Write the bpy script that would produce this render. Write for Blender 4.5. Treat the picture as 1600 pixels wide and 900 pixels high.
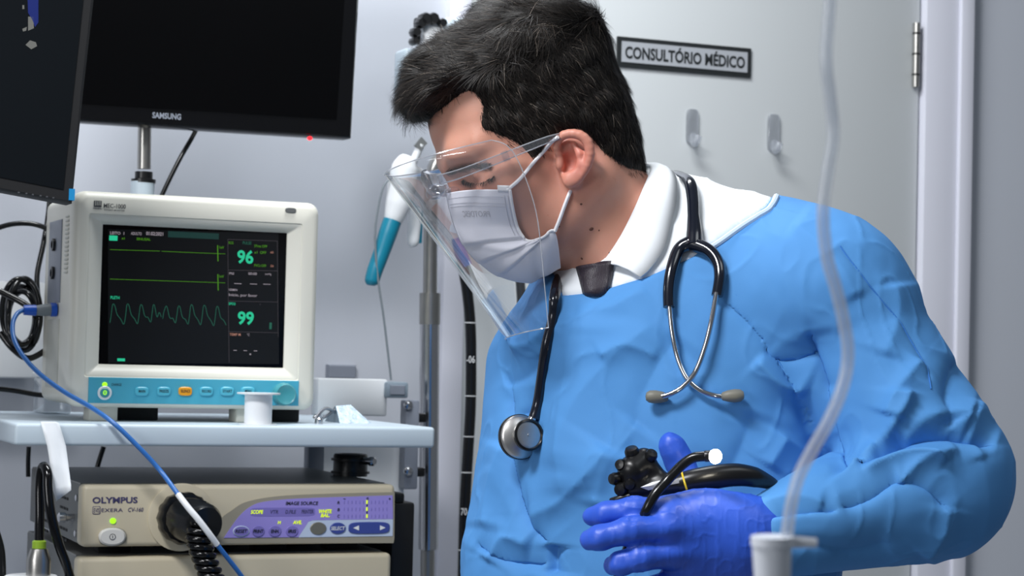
import bpy, bmesh, math, random
import numpy as np
from mathutils import Matrix, Vector
random.seed(4); RNG = np.random.default_rng(7)
for o in list(bpy.data.objects): bpy.data.objects.remove(o)
scene = bpy.context.scene
COL = scene.collection
# ------------------------------------------------------------------ camera
FPX = 3200.0                      # focal length in pixels of a 1600 px wide frame
cam_d = bpy.data.cameras.new('camera'); cam = bpy.data.objects.new('camera', cam_d); COL.objects.link(cam)
cam_d.sensor_width = 36.0; cam_d.lens = FPX/1600*36
cam_d.clip_start = 0.05; cam_d.clip_end = 50
CM = Matrix.Translation((0,0,1.35)) @ Matrix.Rotation(math.radians(90+1.97),4,'X') @ Matrix.Rotation(math.radians(1.4),4,'Z')
cam.matrix_world = CM
scene.camera = cam
cam_d.dof.use_dof = True; cam_d.dof.focus_distance = 1.90; cam_d.dof.aperture_fstop = 15
# ------------------------------------------------------------------ world, lights, exposure
w = bpy.data.worlds.new('world'); scene.world = w; w.use_nodes = True
bgn = w.node_tree.nodes['Background']; bgn.inputs[0].default_value = (0.80,0.89,1.0,1); bgn.inputs[1].default_value = 0.15
def area_light(name, loc, target, sx, sy, energy, color):
    l = bpy.data.lights.new(name,'AREA'); l.shape='RECTANGLE'; l.size=sx; l.size_y=sy; l.energy=energy; l.color=color
    o = bpy.data.objects.new(name,l); COL.objects.link(o); o.location = loc
    o.rotation_euler = (Vector(target)-Vector(loc)).to_track_quat('-Z','Y').to_euler(); return o
area_light('ceiling_lamp_front', (-0.70,0.95,2.7), (-0.1,1.85,1.3), 0.6,0.3, 34, (0.97,0.98,1.0))
area_light('ceiling_lamp_back', (-0.15,2.45,2.7), (-0.12,3.1,1.5), 0.7,0.3, 22, (0.95,0.98,1.0))
area_light('ceiling_lamp_door', (1.0,1.2,2.75), (0.7,1.8,1.2), 0.9,0.5, 5, (0.92,0.97,1.0))
area_light('left_fill', (-1.9,-0.2,1.9), (0.0,2.0,1.35), 0.9,0.9, 19, (0.97,0.98,1.0))  # unseen fill added on the left to brighten mask, face and gown
vs = scene.view_settings; vs.view_transform='Standard'; vs.look='None'; vs.gamma=1.0; vs.use_curve_mapping=False; vs.exposure=0.0

# ------------------------------------------------------------------ coordinate helpers
CR = np.array(CM.to_3x3()); CT = np.array(CM.translation)
def A(*v): return np.array(v, dtype=float)
def cpt(px,py,d): return A((px-800)/FPX*d, -(py-450)/FPX*d, -d)
def CW(V): return np.atleast_2d(np.asarray(V,float)) @ CR.T + CT      # camera space -> world
def W(px,py,d): return CW(cpt(px,py,d))[0]
D0 = 1.94
def Q(px,py,dz=0.0): return cpt(px,py,D0-dz)                          # camera-space point near the man, dz towards the viewer
PSI = math.radians(22.9)
UX = A(math.cos(PSI),math.sin(PSI),0); BK = A(-math.sin(PSI),math.cos(PSI),0); ZZ = A(0,0,1.0)
OC = W(300,480,2.48); OC[2] = 0
def cart(a,b,z): return OC + a*UX + b*BK + z*ZZ
def fp(px,py,b):                       # where the ray of a photo point meets the upright plane b -> (a, z)
    d = W(px,py,1.0)-CT; t = np.dot(OC + b*BK - CT, BK)/np.dot(d,BK); p = CT+t*d
    return np.dot(p-OC,UX), p[2]
def KW(V):                             # cart frame (a,b,z) array -> world
    V = np.atleast_2d(np.asarray(V,float)); return OC + V[:,:1]*UX + V[:,1:2]*BK + V[:,2:3]*ZZ
def rect(x0,y0,x1,y1,b):
    xm,ym = (x0+x1)/2,(y0+y1)/2
    return fp(x0,ym,b)[0], fp(x1,ym,b)[0], fp(xm,y1,b)[1], fp(xm,y0,b)[1]    # a0,a1,z0,z1
def kp(px,py,b): a,z = fp(px,py,b); return cart(a,b,z)

# ------------------------------------------------------------------ materials
def lin(c):
    c = [x/255.0 for x in c]; return tuple((x/12.92 if x<=.04045 else ((x+.055)/1.055)**2.4) for x in c)
MATS = {}
def mat(name, col, rough=0.5, metal=0.0, var=0.06, nscale=8.0, bump=0.0, bscale=400.0, sss=0.0, spec=0.5, emit=None, es=1.0, coat=0.0, attr=None, aniso=None):
    if name in MATS: return MATS[name]
    m = bpy.data.materials.new(name); m.use_nodes=True; nt=m.node_tree; p=nt.nodes['Principled BSDF']
    c = lin(col)
    p.inputs['Roughness'].default_value=rough; p.inputs['Metallic'].default_value=metal
    p.inputs['Specular IOR Level'].default_value=spec; p.inputs['Coat Weight'].default_value=coat
    tc = nt.nodes.new('ShaderNodeTexCoord'); nz = nt.nodes.new('ShaderNodeTexNoise'); nz.inputs['Scale'].default_value=nscale; nz.inputs['Detail'].default_value=5
    nt.links.new(tc.outputs['Object'], nz.inputs['Vector'])
    mx = nt.nodes.new('ShaderNodeMix'); mx.data_type='RGBA'
    lo = tuple(max(0,x*(1-var)) for x in c); hi = tuple(min(1,x*(1+var)) for x in c)
    mx.inputs['A'].default_value=(*lo,1); mx.inputs['B'].default_value=(*hi,1)
    nt.links.new(nz.outputs['Fac'], mx.inputs['Factor'])
    out = mx.outputs['Result']
    if attr:
        at = nt.nodes.new('ShaderNodeAttribute'); at.attribute_name=attr
        m2 = nt.nodes.new('ShaderNodeMix'); m2.data_type='RGBA'; m2.blend_type='MULTIPLY'; m2.inputs['Factor'].default_value=1
        nt.links.new(out, m2.inputs['A']); nt.links.new(at.outputs['Color'], m2.inputs['B']); out = m2.outputs['Result']
    nt.links.new(out, p.inputs['Base Color'])
    if bump:
        n2 = nt.nodes.new('ShaderNodeTexNoise'); n2.inputs['Scale'].default_value=bscale; n2.inputs['Detail'].default_value=3
        nt.links.new(tc.outputs['Object'], n2.inputs['Vector'])
        bp = nt.nodes.new('ShaderNodeBump'); bp.inputs['Strength'].default_value=bump; bp.inputs['Distance'].default_value=0.001
        nt.links.new(n2.outputs['Fac'], bp.inputs['Height']); nt.links.new(bp.outputs['Normal'], p.inputs['Normal'])
    if sss:
        p.inputs['Subsurface Weight'].default_value=sss; p.inputs['Subsurface Radius'].default_value=(1.0,0.35,0.2); p.inputs['Subsurface Scale'].default_value=0.006
    if emit:
        p.inputs['Emission Color'].default_value=(*lin(emit),1); p.inputs['Emission Strength'].default_value=es
    MATS[name]=m; return m
def thin_plastic(name, tint=(0.97,0.98,0.99), gl=0.10, haze=0.0, rough=0.05):
    m = bpy.data.materials.new(name); m.use_nodes=True; nt=m.node_tree; nt.nodes.remove(nt.nodes['Principled BSDF'])
    out=nt.nodes['Material Output']; tr=nt.nodes.new('ShaderNodeBsdfTransparent'); tr.inputs[0].default_value=(*tint,1)
    g=nt.nodes.new('ShaderNodeBsdfGlossy'); g.inputs['Roughness'].default_value=rough; g.inputs[0].default_value=(1,1,1,1)
    lw=nt.nodes.new('ShaderNodeFresnel'); lw.inputs[0].default_value=1.5
    mu=nt.nodes.new('ShaderNodeMath'); mu.operation='MULTIPLY'; mu.inputs[1].default_value=gl/0.04; mu.use_clamp=True; mc=nt.nodes.new('ShaderNodeMath'); mc.operation='MINIMUM'; mc.inputs[1].default_value=0.55
    nt.links.new(lw.outputs[0],mu.inputs[0])
    mx=nt.nodes.new('ShaderNodeMixShader'); nt.links.new(mu.outputs[0],mc.inputs[0]); nt.links.new(mc.outputs[0],mx.inputs[0]); nt.links.new(tr.outputs[0],mx.inputs[1]); nt.links.new(g.outputs[0],mx.inputs[2])
    last=mx
    if haze:
        df=nt.nodes.new('ShaderNodeBsdfDiffuse'); df.inputs[0].default_value=(0.85,0.88,0.92,1)
        tl=nt.nodes.new('ShaderNodeBsdfTranslucent'); tl.inputs[0].default_value=(0.85,0.88,0.92,1)
        ad=nt.nodes.new('ShaderNodeMixShader'); ad.inputs[0].default_value=0.5; nt.links.new(df.outputs[0],ad.inputs[1]); nt.links.new(tl.outputs[0],ad.inputs[2])
        m2=nt.nodes.new('ShaderNodeMixShader'); m2.inputs[0].default_value=haze
        nt.links.new(mx.outputs[0],m2.inputs[1]); nt.links.new(ad.outputs[0],m2.inputs[2]); last=m2
    nt.links.new(last.outputs[0],out.inputs[0]); MATS[name]=m; return m
def screen_mat(name, col, es):
    m = mat(name, (10,10,10), 0.4, emit=col, es=es); return m

# ------------------------------------------------------------------ objects
WL = {}
def world_loc(o): return WL.get(o.name, A(0,0,0))
def empty(name, loc, label, cat, group=None):
    o = bpy.data.objects.new(name,None); o.empty_display_size=0.02; COL.objects.link(o); o.location=Vector(loc); WL[o.name]=np.array(loc,float)
    tag(o,label,cat,group); return o
def tag(o,label=None,cat=None,group=None,kind=None):
    if label: o['label']=label
    if cat: o['category']=cat
    if group: o['group']=group
    if kind: o['kind']=kind
    return o
def mk(name, VF, m, parent=None, smooth=True, angle=40, label=None, cat=None, group=None, kind=None, col=None, thick=0.0):
    V,F = VF; V = np.asarray(V,float)
    c = np.array([(V[:,0].min()+V[:,0].max())/2,(V[:,1].min()+V[:,1].max())/2,V[:,2].min()])
    me = bpy.data.meshes.new(name); me.from_pydata((V-c).tolist(),[],[tuple(int(i) for i in f) for f in F]) if not isinstance(F,np.ndarray) else fast(me,V-c,F)
    me.materials.append(MATS[m] if isinstance(m,str) else m); me.update()
    if smooth:
        me.polygons.foreach_set('use_smooth',[True]*len(me.polygons))
        if angle<180: me.set_sharp_from_angle(angle=math.radians(angle))
    if col is not None:
        ca = me.color_attributes.new('tint','FLOAT_COLOR','POINT'); ca.data.foreach_set('color', np.concatenate([col,np.ones((len(col),1))],1).astype(np.float32).ravel())
    o = bpy.data.objects.new(name,me); COL.objects.link(o); WL[o.name]=c
    if thick: md=o.modifiers.new('thickness','SOLIDIFY'); md.thickness=thick; md.offset=0
    if parent is not None: o.parent=parent; o.location=Vector(c-world_loc(parent))
    else: o.location=Vector(c)
    tag(o,label,cat,group,kind); return o
def fast(me,V,F):
    n=len(F); k=F.shape[1]
    me.vertices.add(len(V)); me.vertices.foreach_set('co',V.astype(np.float32).ravel())
    me.loops.add(n*k); me.loops.foreach_set('vertex_index',F.astype(np.int32).ravel())
    me.polygons.add(n); me.polygons.foreach_set('loop_start',np.arange(0,n*k,k,dtype=np.int32))
    me.update(calc_edges=True)
def join(*vfs):
    VV=[];FF=[];n=0
    for V,F in vfs:
        V=np.asarray(V,float); VV.append(V); FF += [tuple(int(i)+n for i in f) for f in F]; n+=len(V)
    return np.concatenate(VV),FF
def xf(VF,fn): return fn(VF[0]),VF[1]

# shapes
def box(x0,x1,y0,y1,z0,z1,r=0.0,seg=2):
    bm=bmesh.new(); bmesh.ops.create_cube(bm,size=1.0)
    for v in bm.verts: v.co=Vector(((x0+x1)/2+v.co.x*(x1-x0),(y0+y1)/2+v.co.y*(y1-y0),(z0+z1)/2+v.co.z*(z1-z0)))
    if r>0: bmesh.ops.bevel(bm,geom=list(bm.edges),offset=r,segments=seg,profile=0.5,affect='EDGES')
    bmesh.ops.recalc_face_normals(bm,faces=bm.faces)
    bm.verts.index_update(); V=np.array([v.co[:] for v in bm.verts]); F=[[v.index for v in f.verts] for f in bm.faces]; bm.free(); return V,F
def kbox(*a,**k): return xf(box(*a,**k),KW)
def catmull(P,n=8,closed=False):
    P=[np.asarray(p,float) for p in P]; out=[]
    N=len(P); rng=range(N if closed else N-1)
    for i in rng:
        g=lambda j: P[j%N] if closed else P[min(max(j,0),N-1)]
        p0,p1,p2,p3=g(i-1),g(i),g(i+1),g(i+2)
        for k in range(n):
            t=k/n; out.append(.5*((2*p1)+(-p0+p2)*t+(2*p0-5*p1+4*p2-p3)*t*t+(-p0+3*p1-3*p2+p3)*t**3))
    if not closed: out.append(P[-1])
    return np.array(out)
def tube(P,r,n=12,closed=False,cap=True,flat=None):
    P=np.asarray(P,float); N=len(P); r=np.full(N,r) if np.isscalar(r) else np.asarray(r,float)
    if len(r)!=N: r=np.interp(np.linspace(0,1,N),np.linspace(0,1,len(r)),r)
    T=np.gradient(P,axis=0) if not closed else (np.roll(P,-1,0)-np.roll(P,1,0))
    T/= (np.linalg.norm(T,axis=1,keepdims=True)+1e-12)
    a=A(0,0,1) if abs(T[0][2])<.9 else A(1,0,0)
    nrm=np.cross(T[0],a); nrm/=np.linalg.norm(nrm); V=[];F=[]
    for i in range(N):
        nrm=nrm-T[i]*np.dot(nrm,T[i]); nrm/=np.linalg.norm(nrm); b=np.cross(T[i],nrm)
        for k in range(n):
            an=2*math.pi*k/n; V.append(P[i]+r[i]*(math.cos(an)*nrm+math.sin(an)*b))
    for i in range(N if closed else N-1):
        j=(i+1)%N
        for k in range(n): F.append((i*n+k,i*n+(k+1)%n,j*n+(k+1)%n,j*n+k))
    if cap and not closed:
        F.append(tuple(range(n))[::-1]); F.append(tuple((N-1)*n+k for k in range(n)))
    return np.array(V),F
def frame(axis,hint=(0,0,1)):
    ax=np.asarray(axis,float); ax=ax/np.linalg.norm(ax); h=np.asarray(hint,float)
    if abs(np.dot(ax,h))>.95: h=A(1,0,0)
    x=np.cross(h,ax); x/=np.linalg.norm(x); y=np.cross(ax,x); return x,y,ax
def lathe(prof,org,axis,n=32,ribs=None,cap=True):
    x,y,ax=frame(axis); V=[];F=[]
    for (r,h) in prof:
        for k in range(n):
            an=2*math.pi*k/n; rr=r*(1+(ribs[1]*math.cos(ribs[0]*an) if ribs else 0))
            V.append(np.asarray(org)+ax*h+rr*(math.cos(an)*x+math.sin(an)*y))
    m=len(prof)
    for i in range(m-1):
        for k in range(n): F.append((i*n+k,i*n+(k+1)%n,(i+1)*n+(k+1)%n,(i+1)*n+k))
    if cap: F.append(tuple(range(n))[::-1]); F.append(tuple((m-1)*n+k for k in range(n)))
    return np.array(V),F
def ellips(c,ax,r,n=20,m=12):
    x,y,z=ax; V=[];F=[]
    for i in range(m+1):
        th=math.pi*i/m
        for k in range(n):
            ph=2*math.pi*k/n; V.append(np.asarray(c)+r[0]*math.sin(th)*math.cos(ph)*x+r[1]*math.sin(th)*math.sin(ph)*y+r[2]*math.cos(th)*z)
    for i in range(m):
        for k in range(n): F.append((i*n+k,(i+1)*n+k,(i+1)*n+(k+1)%n,i*n+(k+1)%n))
    return np.array(V),F
def prism(poly,b0,b1,bev=0.0):             # polygon in (a,z), extruded from b0 (front) to b1 (back), in the cart frame
    poly=[tuple(p) for p in poly]; ar=sum(poly[i][0]*poly[(i+1)%len(poly)][1]-poly[(i+1)%len(poly)][0]*poly[i][1] for i in range(len(poly)))
    if ar<0: poly=poly[::-1]
    n=len(poly); c=np.mean(np.array(poly),0); V=[]
    rings=[(b1,0),(b0+bev,0),(b0,bev)] if bev else [(b1,0),(b0,0)]
    P=np.array(poly)
    for b,ins in rings:
        R=P
        if ins:
            e=np.roll(P,-1,0)-P; e/= (np.linalg.norm(e,axis=1,keepdims=True)+1e-12); nn=np.stack([-e[:,1],e[:,0]],1)
            vn=nn+np.roll(nn,1,0); vn/= (np.linalg.norm(vn,axis=1,keepdims=True)+1e-9); R=P+vn*ins
        V += [(q[0],b,q[1]) for q in R]
    F=[]
    for i in range(len(rings)-1):
        for k in range(n): F.append((i*n+k,i*n+(k+1)%n,(i+1)*n+(k+1)%n,(i+1)*n+k))
    F.append(tuple((len(rings)-1)*n+k for k in range(n))); F.append(tuple(range(n))[::-1])
    return KW(np.array(V)),[f[::-1] if False else f for f in F]
def ngon_ellipse(a0,a1,z0,z1,n=28,p=2.0):
    out=[]
    for k in range(n):
        t=2*math.pi*k/n; c,s=math.cos(t),math.sin(t)
        out.append(((a0+a1)/2+(a1-a0)/2*math.copysign(abs(c)**(2/p),c),(z0+z1)/2+(z1-z0)/2*math.copysign(abs(s)**(2/p),s)))
    return out
def pe(x0,y0,x1,y1,b0,b1,p=2.0,bev=0.0,n=28): return prism(ngon_ellipse(*rect(x0,y0,x1,y1,b0),n=n,p=p),b0,b1,bev)
def pr(x0,y0,x1,y1,b0,b1,bev=0.0):
    a0,a1,z0,z1=rect(x0,y0,x1,y1,b0); return prism([(a0,z0),(a1,z0),(a1,z1),(a0,z1)],b0,b1,bev)
def pp(pts,b0,b1,bev=0.0): return prism([fp(x,y,b0) for x,y in pts],b0,b1,bev)
_tc={}
def text2d(s,bold=0.0,shear=0.0):
    k=(s,bold,shear)
    if k in _tc: return _tc[k]
    cu=bpy.data.curves.new('lettering','FONT'); cu.body=s; cu.size=1.0; cu.offset=bold; cu.shear=shear; cu.resolution_u=3; cu.fill_mode='FRONT'
    o=bpy.data.objects.new('lettering_tmp',cu); COL.objects.link(o)
    dg=bpy.context.evaluated_depsgraph_get(); dg.update(); me=bpy.data.meshes.new_from_object(o.evaluated_get(dg))
    V=np.array([v.co[:] for v in me.vertices]) if len(me.vertices) else np.zeros((0,3)); F=[tuple(p.vertices) for p in me.polygons]
    bpy.data.objects.remove(o); bpy.data.curves.remove(cu); bpy.data.meshes.remove(me)
    V[:,0]-=V[:,0].min(); V[:,1]-=V[:,1].min(); V[:,0]/=max(V[:,0].max(),1e-6); V[:,1]/=max(V[:,1].max(),1e-6)
    _tc[k]=(V,F); return V,F
def ktext(s,x0,y0,x1,y1,b,bold=0.01,shear=0.0):     # lettering filling a box of the upright plane b
    V,F=text2d(s,bold,shear); a0,a1,z0,z1=rect(x0,y0,x1,y1,b)
    P=np.stack([a0+V[:,0]*(a1-a0),np.full(len(V),b),z0+V[:,1]*(z1-z0)],1); return KW(P),F
def loftgrid(G,closed_u=False):
    G=np.asarray(G,float); m,n=G.shape[:2]; F=[]
    for i in range(m-1):
        for k in range(n if closed_u else n-1): F.append((i*n+k,i*n+(k+1)%n,(i+1)*n+(k+1)%n,(i+1)*n+k))
    return G.reshape(-1,3),F
# ------------------------------------------------------------------ signed-distance modelling (smooth continuous bodies)
def smin(a,b,k): h=np.maximum(k-np.abs(a-b),0)/k; return np.minimum(a,b)-h*h*k*.25
def smax(a,b,k): return -smin(-a,-b,k)
def s_cone(p,a,b,r1,r2):
    ba=b-a; t=np.clip(((p-a)@ba)/np.dot(ba,ba),0,1); return np.linalg.norm(p-a-t[:,None]*ba,axis=1)-(r1+(r2-r1)*t)
def s_ell(p,c,R,r):
    q=(p-c)@np.asarray(R).T; r=np.asarray(r); k0=np.linalg.norm(q/r,axis=1); k1=np.linalg.norm(q/(r*r),axis=1)+1e-9; return k0*(k0-1)/k1
def s_chain(p,pts,rs,k=0.004):
    d=None
    for i in range(len(pts)-1):
        e=s_cone(p,pts[i],pts[i+1],rs[i],rs[i+1]); d=e if d is None else smin(d,e,k)
    return d
def grad(fn,P,e=5e-4):
    g=np.zeros_like(P)
    for i in range(3):
        d=np.zeros(3); d[i]=e; g[:,i]=(fn(P+d)-fn(P-d))
    return g/(np.linalg.norm(g,axis=1,keepdims=True)+1e-12)
def mesh_sdf(fn,lo,hi,h,newton=2):
    lo=np.asarray(lo,float); n=np.ceil((np.asarray(hi)-lo)/h).astype(int)+1
    ax=[lo[i]+h*np.arange(n[i]) for i in range(3)]
    K=4; nc=(n+K-1)//K+1; cax=[lo[i]+h*K*np.arange(nc[i]) for i in range(3)]
    CP=np.stack(np.meshgrid(*cax,indexing='ij'),-1).reshape(-1,3); Vc=np.concatenate([fn(CP[i:i+200000]) for i in range(0,len(CP),200000)]).reshape(tuple(nc))
    ii=[np.minimum((np.arange(n[i])+K//2)//K,nc[i]-1) for i in range(3)]
    V=Vc[np.ix_(*ii)].copy(); I=np.argwhere(np.abs(V)<6.5*h)           # only the band round the surface is sampled finely
    FP=lo+h*I; vv=np.concatenate([fn(FP[i:i+200000]) for i in range(0,len(FP),200000)]); V[I[:,0],I[:,1],I[:,2]]=vv
    ins=V<0; cn=np.zeros(tuple(n-1),int)
    sl=lambda a,o: a[o[0]:o[0]+n[0]-1,o[1]:o[1]+n[1]-1,o[2]:o[2]+n[2]-1]
    cs=[(i,j,k) for i in (0,1) for j in (0,1) for k in (0,1)]
    for c in cs: cn+=sl(ins,c)
    act=(cn>0)&(cn<8); I=np.argwhere(act); idx=-np.ones(tuple(n-1),int); idx[act]=np.arange(len(I))
    acc=np.zeros((len(I),3)); cnt=np.zeros(len(I))
    for c in cs:
        for d in range(3):
            if c[d]: continue
            c2=list(c); c2[d]=1; v1=V[I[:,0]+c[0],I[:,1]+c[1],I[:,2]+c[2]]; v2=V[I[:,0]+c2[0],I[:,1]+c2[1],I[:,2]+c2[2]]
            m=(v1<0)!=(v2<0); t=np.where(m,v1/np.where(m,v1-v2,1),0); q=np.tile(np.array(c,float),(len(I),1)); q[:,d]+=t
            acc[m]+=q[m]; cnt[m]+=1
    P=lo+h*(I+acc/cnt[:,None]); Fs=[]
    for d in range(3):
        e,f=[(1,2),(2,0),(0,1)][d]
        s1=[slice(None)]*3; s2=[slice(None)]*3; s1[d]=slice(0,-1); s2[d]=slice(1,None)
        ch=np.argwhere(ins[tuple(s1)]!=ins[tuple(s2)])
        ch=ch[(ch[:,e]>0)&(ch[:,f]>0)&(ch[:,e]<n[e]-1)&(ch[:,f]<n[f]-1)]
        o=ins[ch[:,0],ch[:,1],ch[:,2]]
        def cell(de,df): c=ch.copy(); c[:,e]-=de; c[:,f]-=df; return idx[c[:,0],c[:,1],c[:,2]]
        q=np.stack([cell(1,1),cell(0,1),cell(0,0),cell(1,0)],1); q[~o]=q[~o][:,::-1]; Fs.append(q)
    F=np.concatenate(Fs)
    for _ in range(newton): P=project(fn,P)
    return P,F
def project(fn,P):
    d=fn(P); g=grad(fn,P); return P-np.clip(d,-.004,.004)[:,None]*g*0.9
def subdiv(P,F):
    E=np.sort(np.concatenate([F[:,[i,(i+1)%4]] for i in range(4)]),1); U,inv=np.unique(E[:,0]*len(P)+E[:,1],return_inverse=True)
    e0=U//len(P); e1=U%len(P); m=len(F); n=len(P); ne=len(U); inv=inv.reshape(4,m).T
    P2=np.concatenate([P,(P[e0]+P[e1])/2,P[F].mean(1)]); ee=n+inv; c=n+ne+np.arange(m)
    F2=np.concatenate([np.stack([F[:,i],ee[:,i],c,ee[:,(i+3)%4]],1) for i in range(4)]); return P2,F2
def march_many(fn,pts,d0=1.55,d1=2.35,off=0.0):   # first hits of the rays through photo points with a camera-space body
    R=np.array([cpt(x,y,1.0) for x,y in pts]); ds=np.linspace(d0,d1,97); n=len(R)
    v=fn((R[:,None,:]*ds[None,:,None]).reshape(-1,3)).reshape(n,-1)<off; hit=v.any(1); k=np.argmax(v,1)
    k=np.where(hit,k,np.argmin(fn((R[:,None,:]*ds[None,:,None]).reshape(-1,3)).reshape(n,-1),1)) if not hit.all() else k
    a=ds[np.maximum(k-1,0)]; b=ds[k].copy()
    for _ in range(14):
        m=(a+b)/2; s=fn(R*m[:,None])<off; b=np.where(s,m,b); a=np.where(s,a,m)
    return R*b[:,None]
def march(fn,px,py,d0=1.55,d1=2.35,off=0.0): return march_many(fn,[(px,py)],d0,d1,off)[0]
def vnoise(P,seed=0):                       # smooth value noise
    Pi=np.floor(P).astype(int); f=P-Pi; f=f*f*(3-2*f)
    def hsh(i,j,k):
        v=np.sin(i*127.1+j*311.7+k*74.7+seed*53.3)*43758.5453; return v-np.floor(v)
    r=0
    for a in (0,1):
        for b in (0,1):
            for c in (0,1):
                wgt=(f[:,0] if a else 1-f[:,0])*(f[:,1] if b else 1-f[:,1])*(f[:,2] if c else 1-f[:,2])
                r=r+wgt*hsh(Pi[:,0]+a,Pi[:,1]+b,Pi[:,2]+c)
    return r*2-1
def topx(P): return np.stack([800+FPX*P[:,0]/-P[:,2], 450-FPX*P[:,1]/-P[:,2]],1)
# ------------------------------------------------------------------ material library
mat('wall_paint',(190,194,203),0.55,var=0.025,nscale=3,bump=0.05,bscale=900)
mat('door_paint',(196,200,202),0.45,var=0.02,nscale=3)
mat('trim_paint',(212,213,224),0.4,var=0.02)
mat('floor_vinyl',(150,155,160),0.4,var=0.08,nscale=4)
mat('cream_plastic',(224,222,210),0.42,var=0.03,nscale=14,bump=0.05,bscale=1500)
mat('cream_dark',(196,196,186),0.5,var=0.04)
mat('cream_shadow',(150,152,148),0.55,var=0.04)
mat('screen_black',(5,5,6),0.2,var=0.1,spec=0.12)
mat('lcd',(24,25,26),0.35,var=0.08,spec=0.2)
mat('turquoise_panel',(76,170,196),0.4,var=0.05,nscale=30)
mat('turquoise_button',(84,182,206),0.35,var=0.03)
mat('orange_button',(238,160,30),0.35,var=0.03)
mat('knob_teal',(70,150,160),0.3,var=0.04)
mat('ink',(24,30,36),0.6,var=0.02)
mat('ink_grey',(70,72,76),0.6,var=0.02)
mat('white_plastic',(232,234,236),0.35,var=0.02)
mat('white_matte',(238,240,242),0.6,var=0.02)
mat('shelf_paint',(192,206,216),0.38,var=0.03,nscale=6,bump=0.03,bscale=700)
mat('beige_case',(196,186,162),0.45,var=0.035,nscale=10,bump=0.04,bscale=1400)
mat('beige_dark',(150,144,128),0.5,var=0.03)
mat('case_grey',(104,106,106),0.5,var=0.06,nscale=12)
mat('case_top',(112,112,110),0.38,var=0.06)
mat('slot_black',(18,18,18),0.7,var=0.05)
mat('lilac_panel',(152,140,214),0.4,var=0.03,nscale=30)
mat('lilac_dark',(126,116,188),0.4,var=0.03)
mat('ice_panel',(190,204,226),0.4,var=0.02)
mat('navy_button',(62,76,148),0.35,var=0.03)
mat('brand_violet',(70,66,104),0.5,var=0.02)
mat('grey_button',(214,212,206),0.3,var=0.02)
mat('steel_button',(140,136,120),0.35,metal=0.5,var=0.1,nscale=60)
mat('black_plastic',(14,14,16),0.32,var=0.1)
mat('black_gloss',(9,9,11),0.14,var=0.1,spec=0.4)
mat('black_rubber',(16,17,19),0.22,var=0.08)
mat('black_matte',(18,18,20),0.55,var=0.08)
mat('chrome',(205,205,208),0.16,metal=1.0,var=0.03,nscale=40)
mat('brushed_steel',(176,174,170),0.32,metal=1.0,var=0.08,nscale=60)
mat('bracket_grey',(128,134,146),0.45,var=0.04)
mat('cap_grey',(128,142,154),0.45,var=0.04)
mat('blue_cable',(44,104,176),0.35,var=0.05)
mat('blue_plug',(22,84,190),0.35,var=0.04)
mat('plug_grey',(120,128,134),0.45,var=0.04)
mat('lime_ring',(132,164,42),0.4,var=0.04)
mat('teal_handle',(8,122,148),0.4,var=0.05)
mat('tag_blue',(30,138,196),0.4,var=0.03)
mat('paper_tape',(232,236,240),0.7,var=0.03,nscale=40,bump=0.1,bscale=700)
mat('sign_plate',(170,174,180),0.4,var=0.03)
mat('sign_black',(30,34,36),0.5,var=0.03)
mat('foil',(128,144,158),0.35,metal=0.3,var=0.25,nscale=90,bump=0.6,bscale=120)
mat('skin_pink',(210,120,100),0.5)
screen_mat('led_green',(150,230,30),1.6); screen_mat('led_red',(255,30,40),3.0)
screen_mat('lcd_green',(38,200,150),0.9); screen_mat('lcd_dimgreen',(40,120,96),0.55); screen_mat('lcd_lime',(90,170,20),0.6); screen_mat('lcd_white',(190,180,190),0.6)
screen_mat('lcd_grey',(92,86,92),0.45); screen_mat('lcd_teal',(22,70,64),0.5); screen_mat('lit_yellow',(226,255,30),1.0)
screen_mat('lcd_orange',(210,150,130),0.6)
screen_mat('reflection_blue',(10,44,150),0.5); screen_mat('reflection_pale',(150,152,148),0.5); mat('screen_haze',(14,18,22),0.3,spec=0.25)  # blue and pale glow stand in for a reflection on the side screen
thin_plastic('clear_plastic',(0.90,0.93,0.95),0.06,haze=0.18)
thin_plastic('acrylic_hook',(0.86,0.87,0.90),0.05,haze=0.25)

def ring_loft(loops):
    n=len(loops[0]); V=[p for l in loops for p in l]; F=[]
    for i in range(len(loops)-1):
        for k in range(n): F.append((i*n+k,i*n+(k+1)%n,(i+1)*n+(k+1)%n,(i+1)*n+k))
    return KW(np.array(V)),F
def rr(a0,a1,z0,z1,r,b,seg=5):
    out=[]
    for cx,cz,t0 in ((a1-r,z1-r,0),(a0+r,z1-r,90),(a0+r,z0+r,180),(a1-r,z0+r,270)):
        for k in range(seg+1):
            t=math.radians(t0+90*k/seg); out.append((cx+r*math.cos(t),b,cz+r*math.sin(t)))
    return out
def kline(pts,wpx,b):                       # thin ribbon on the upright plane b
    P=np.array(pts,float); T=np.gradient(P,axis=0); T/= (np.linalg.norm(T,axis=1,keepdims=True)+1e-9); N=np.stack([-T[:,1],T[:,0]],1)*wpx/2
    V=[];F=[]
    for p,n in zip(P,N):
        for s in (1,-1): a,z=fp(p[0]+s*n[0],p[1]+s*n[1],b); V.append((a,b,z))
    for i in range(len(P)-1): F.append((2*i,2*i+1,2*i+3,2*i+2))
    return KW(np.array(V)),F
def kpath(pts,n=8): return catmull([kp(*p) for p in pts],n)

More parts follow.
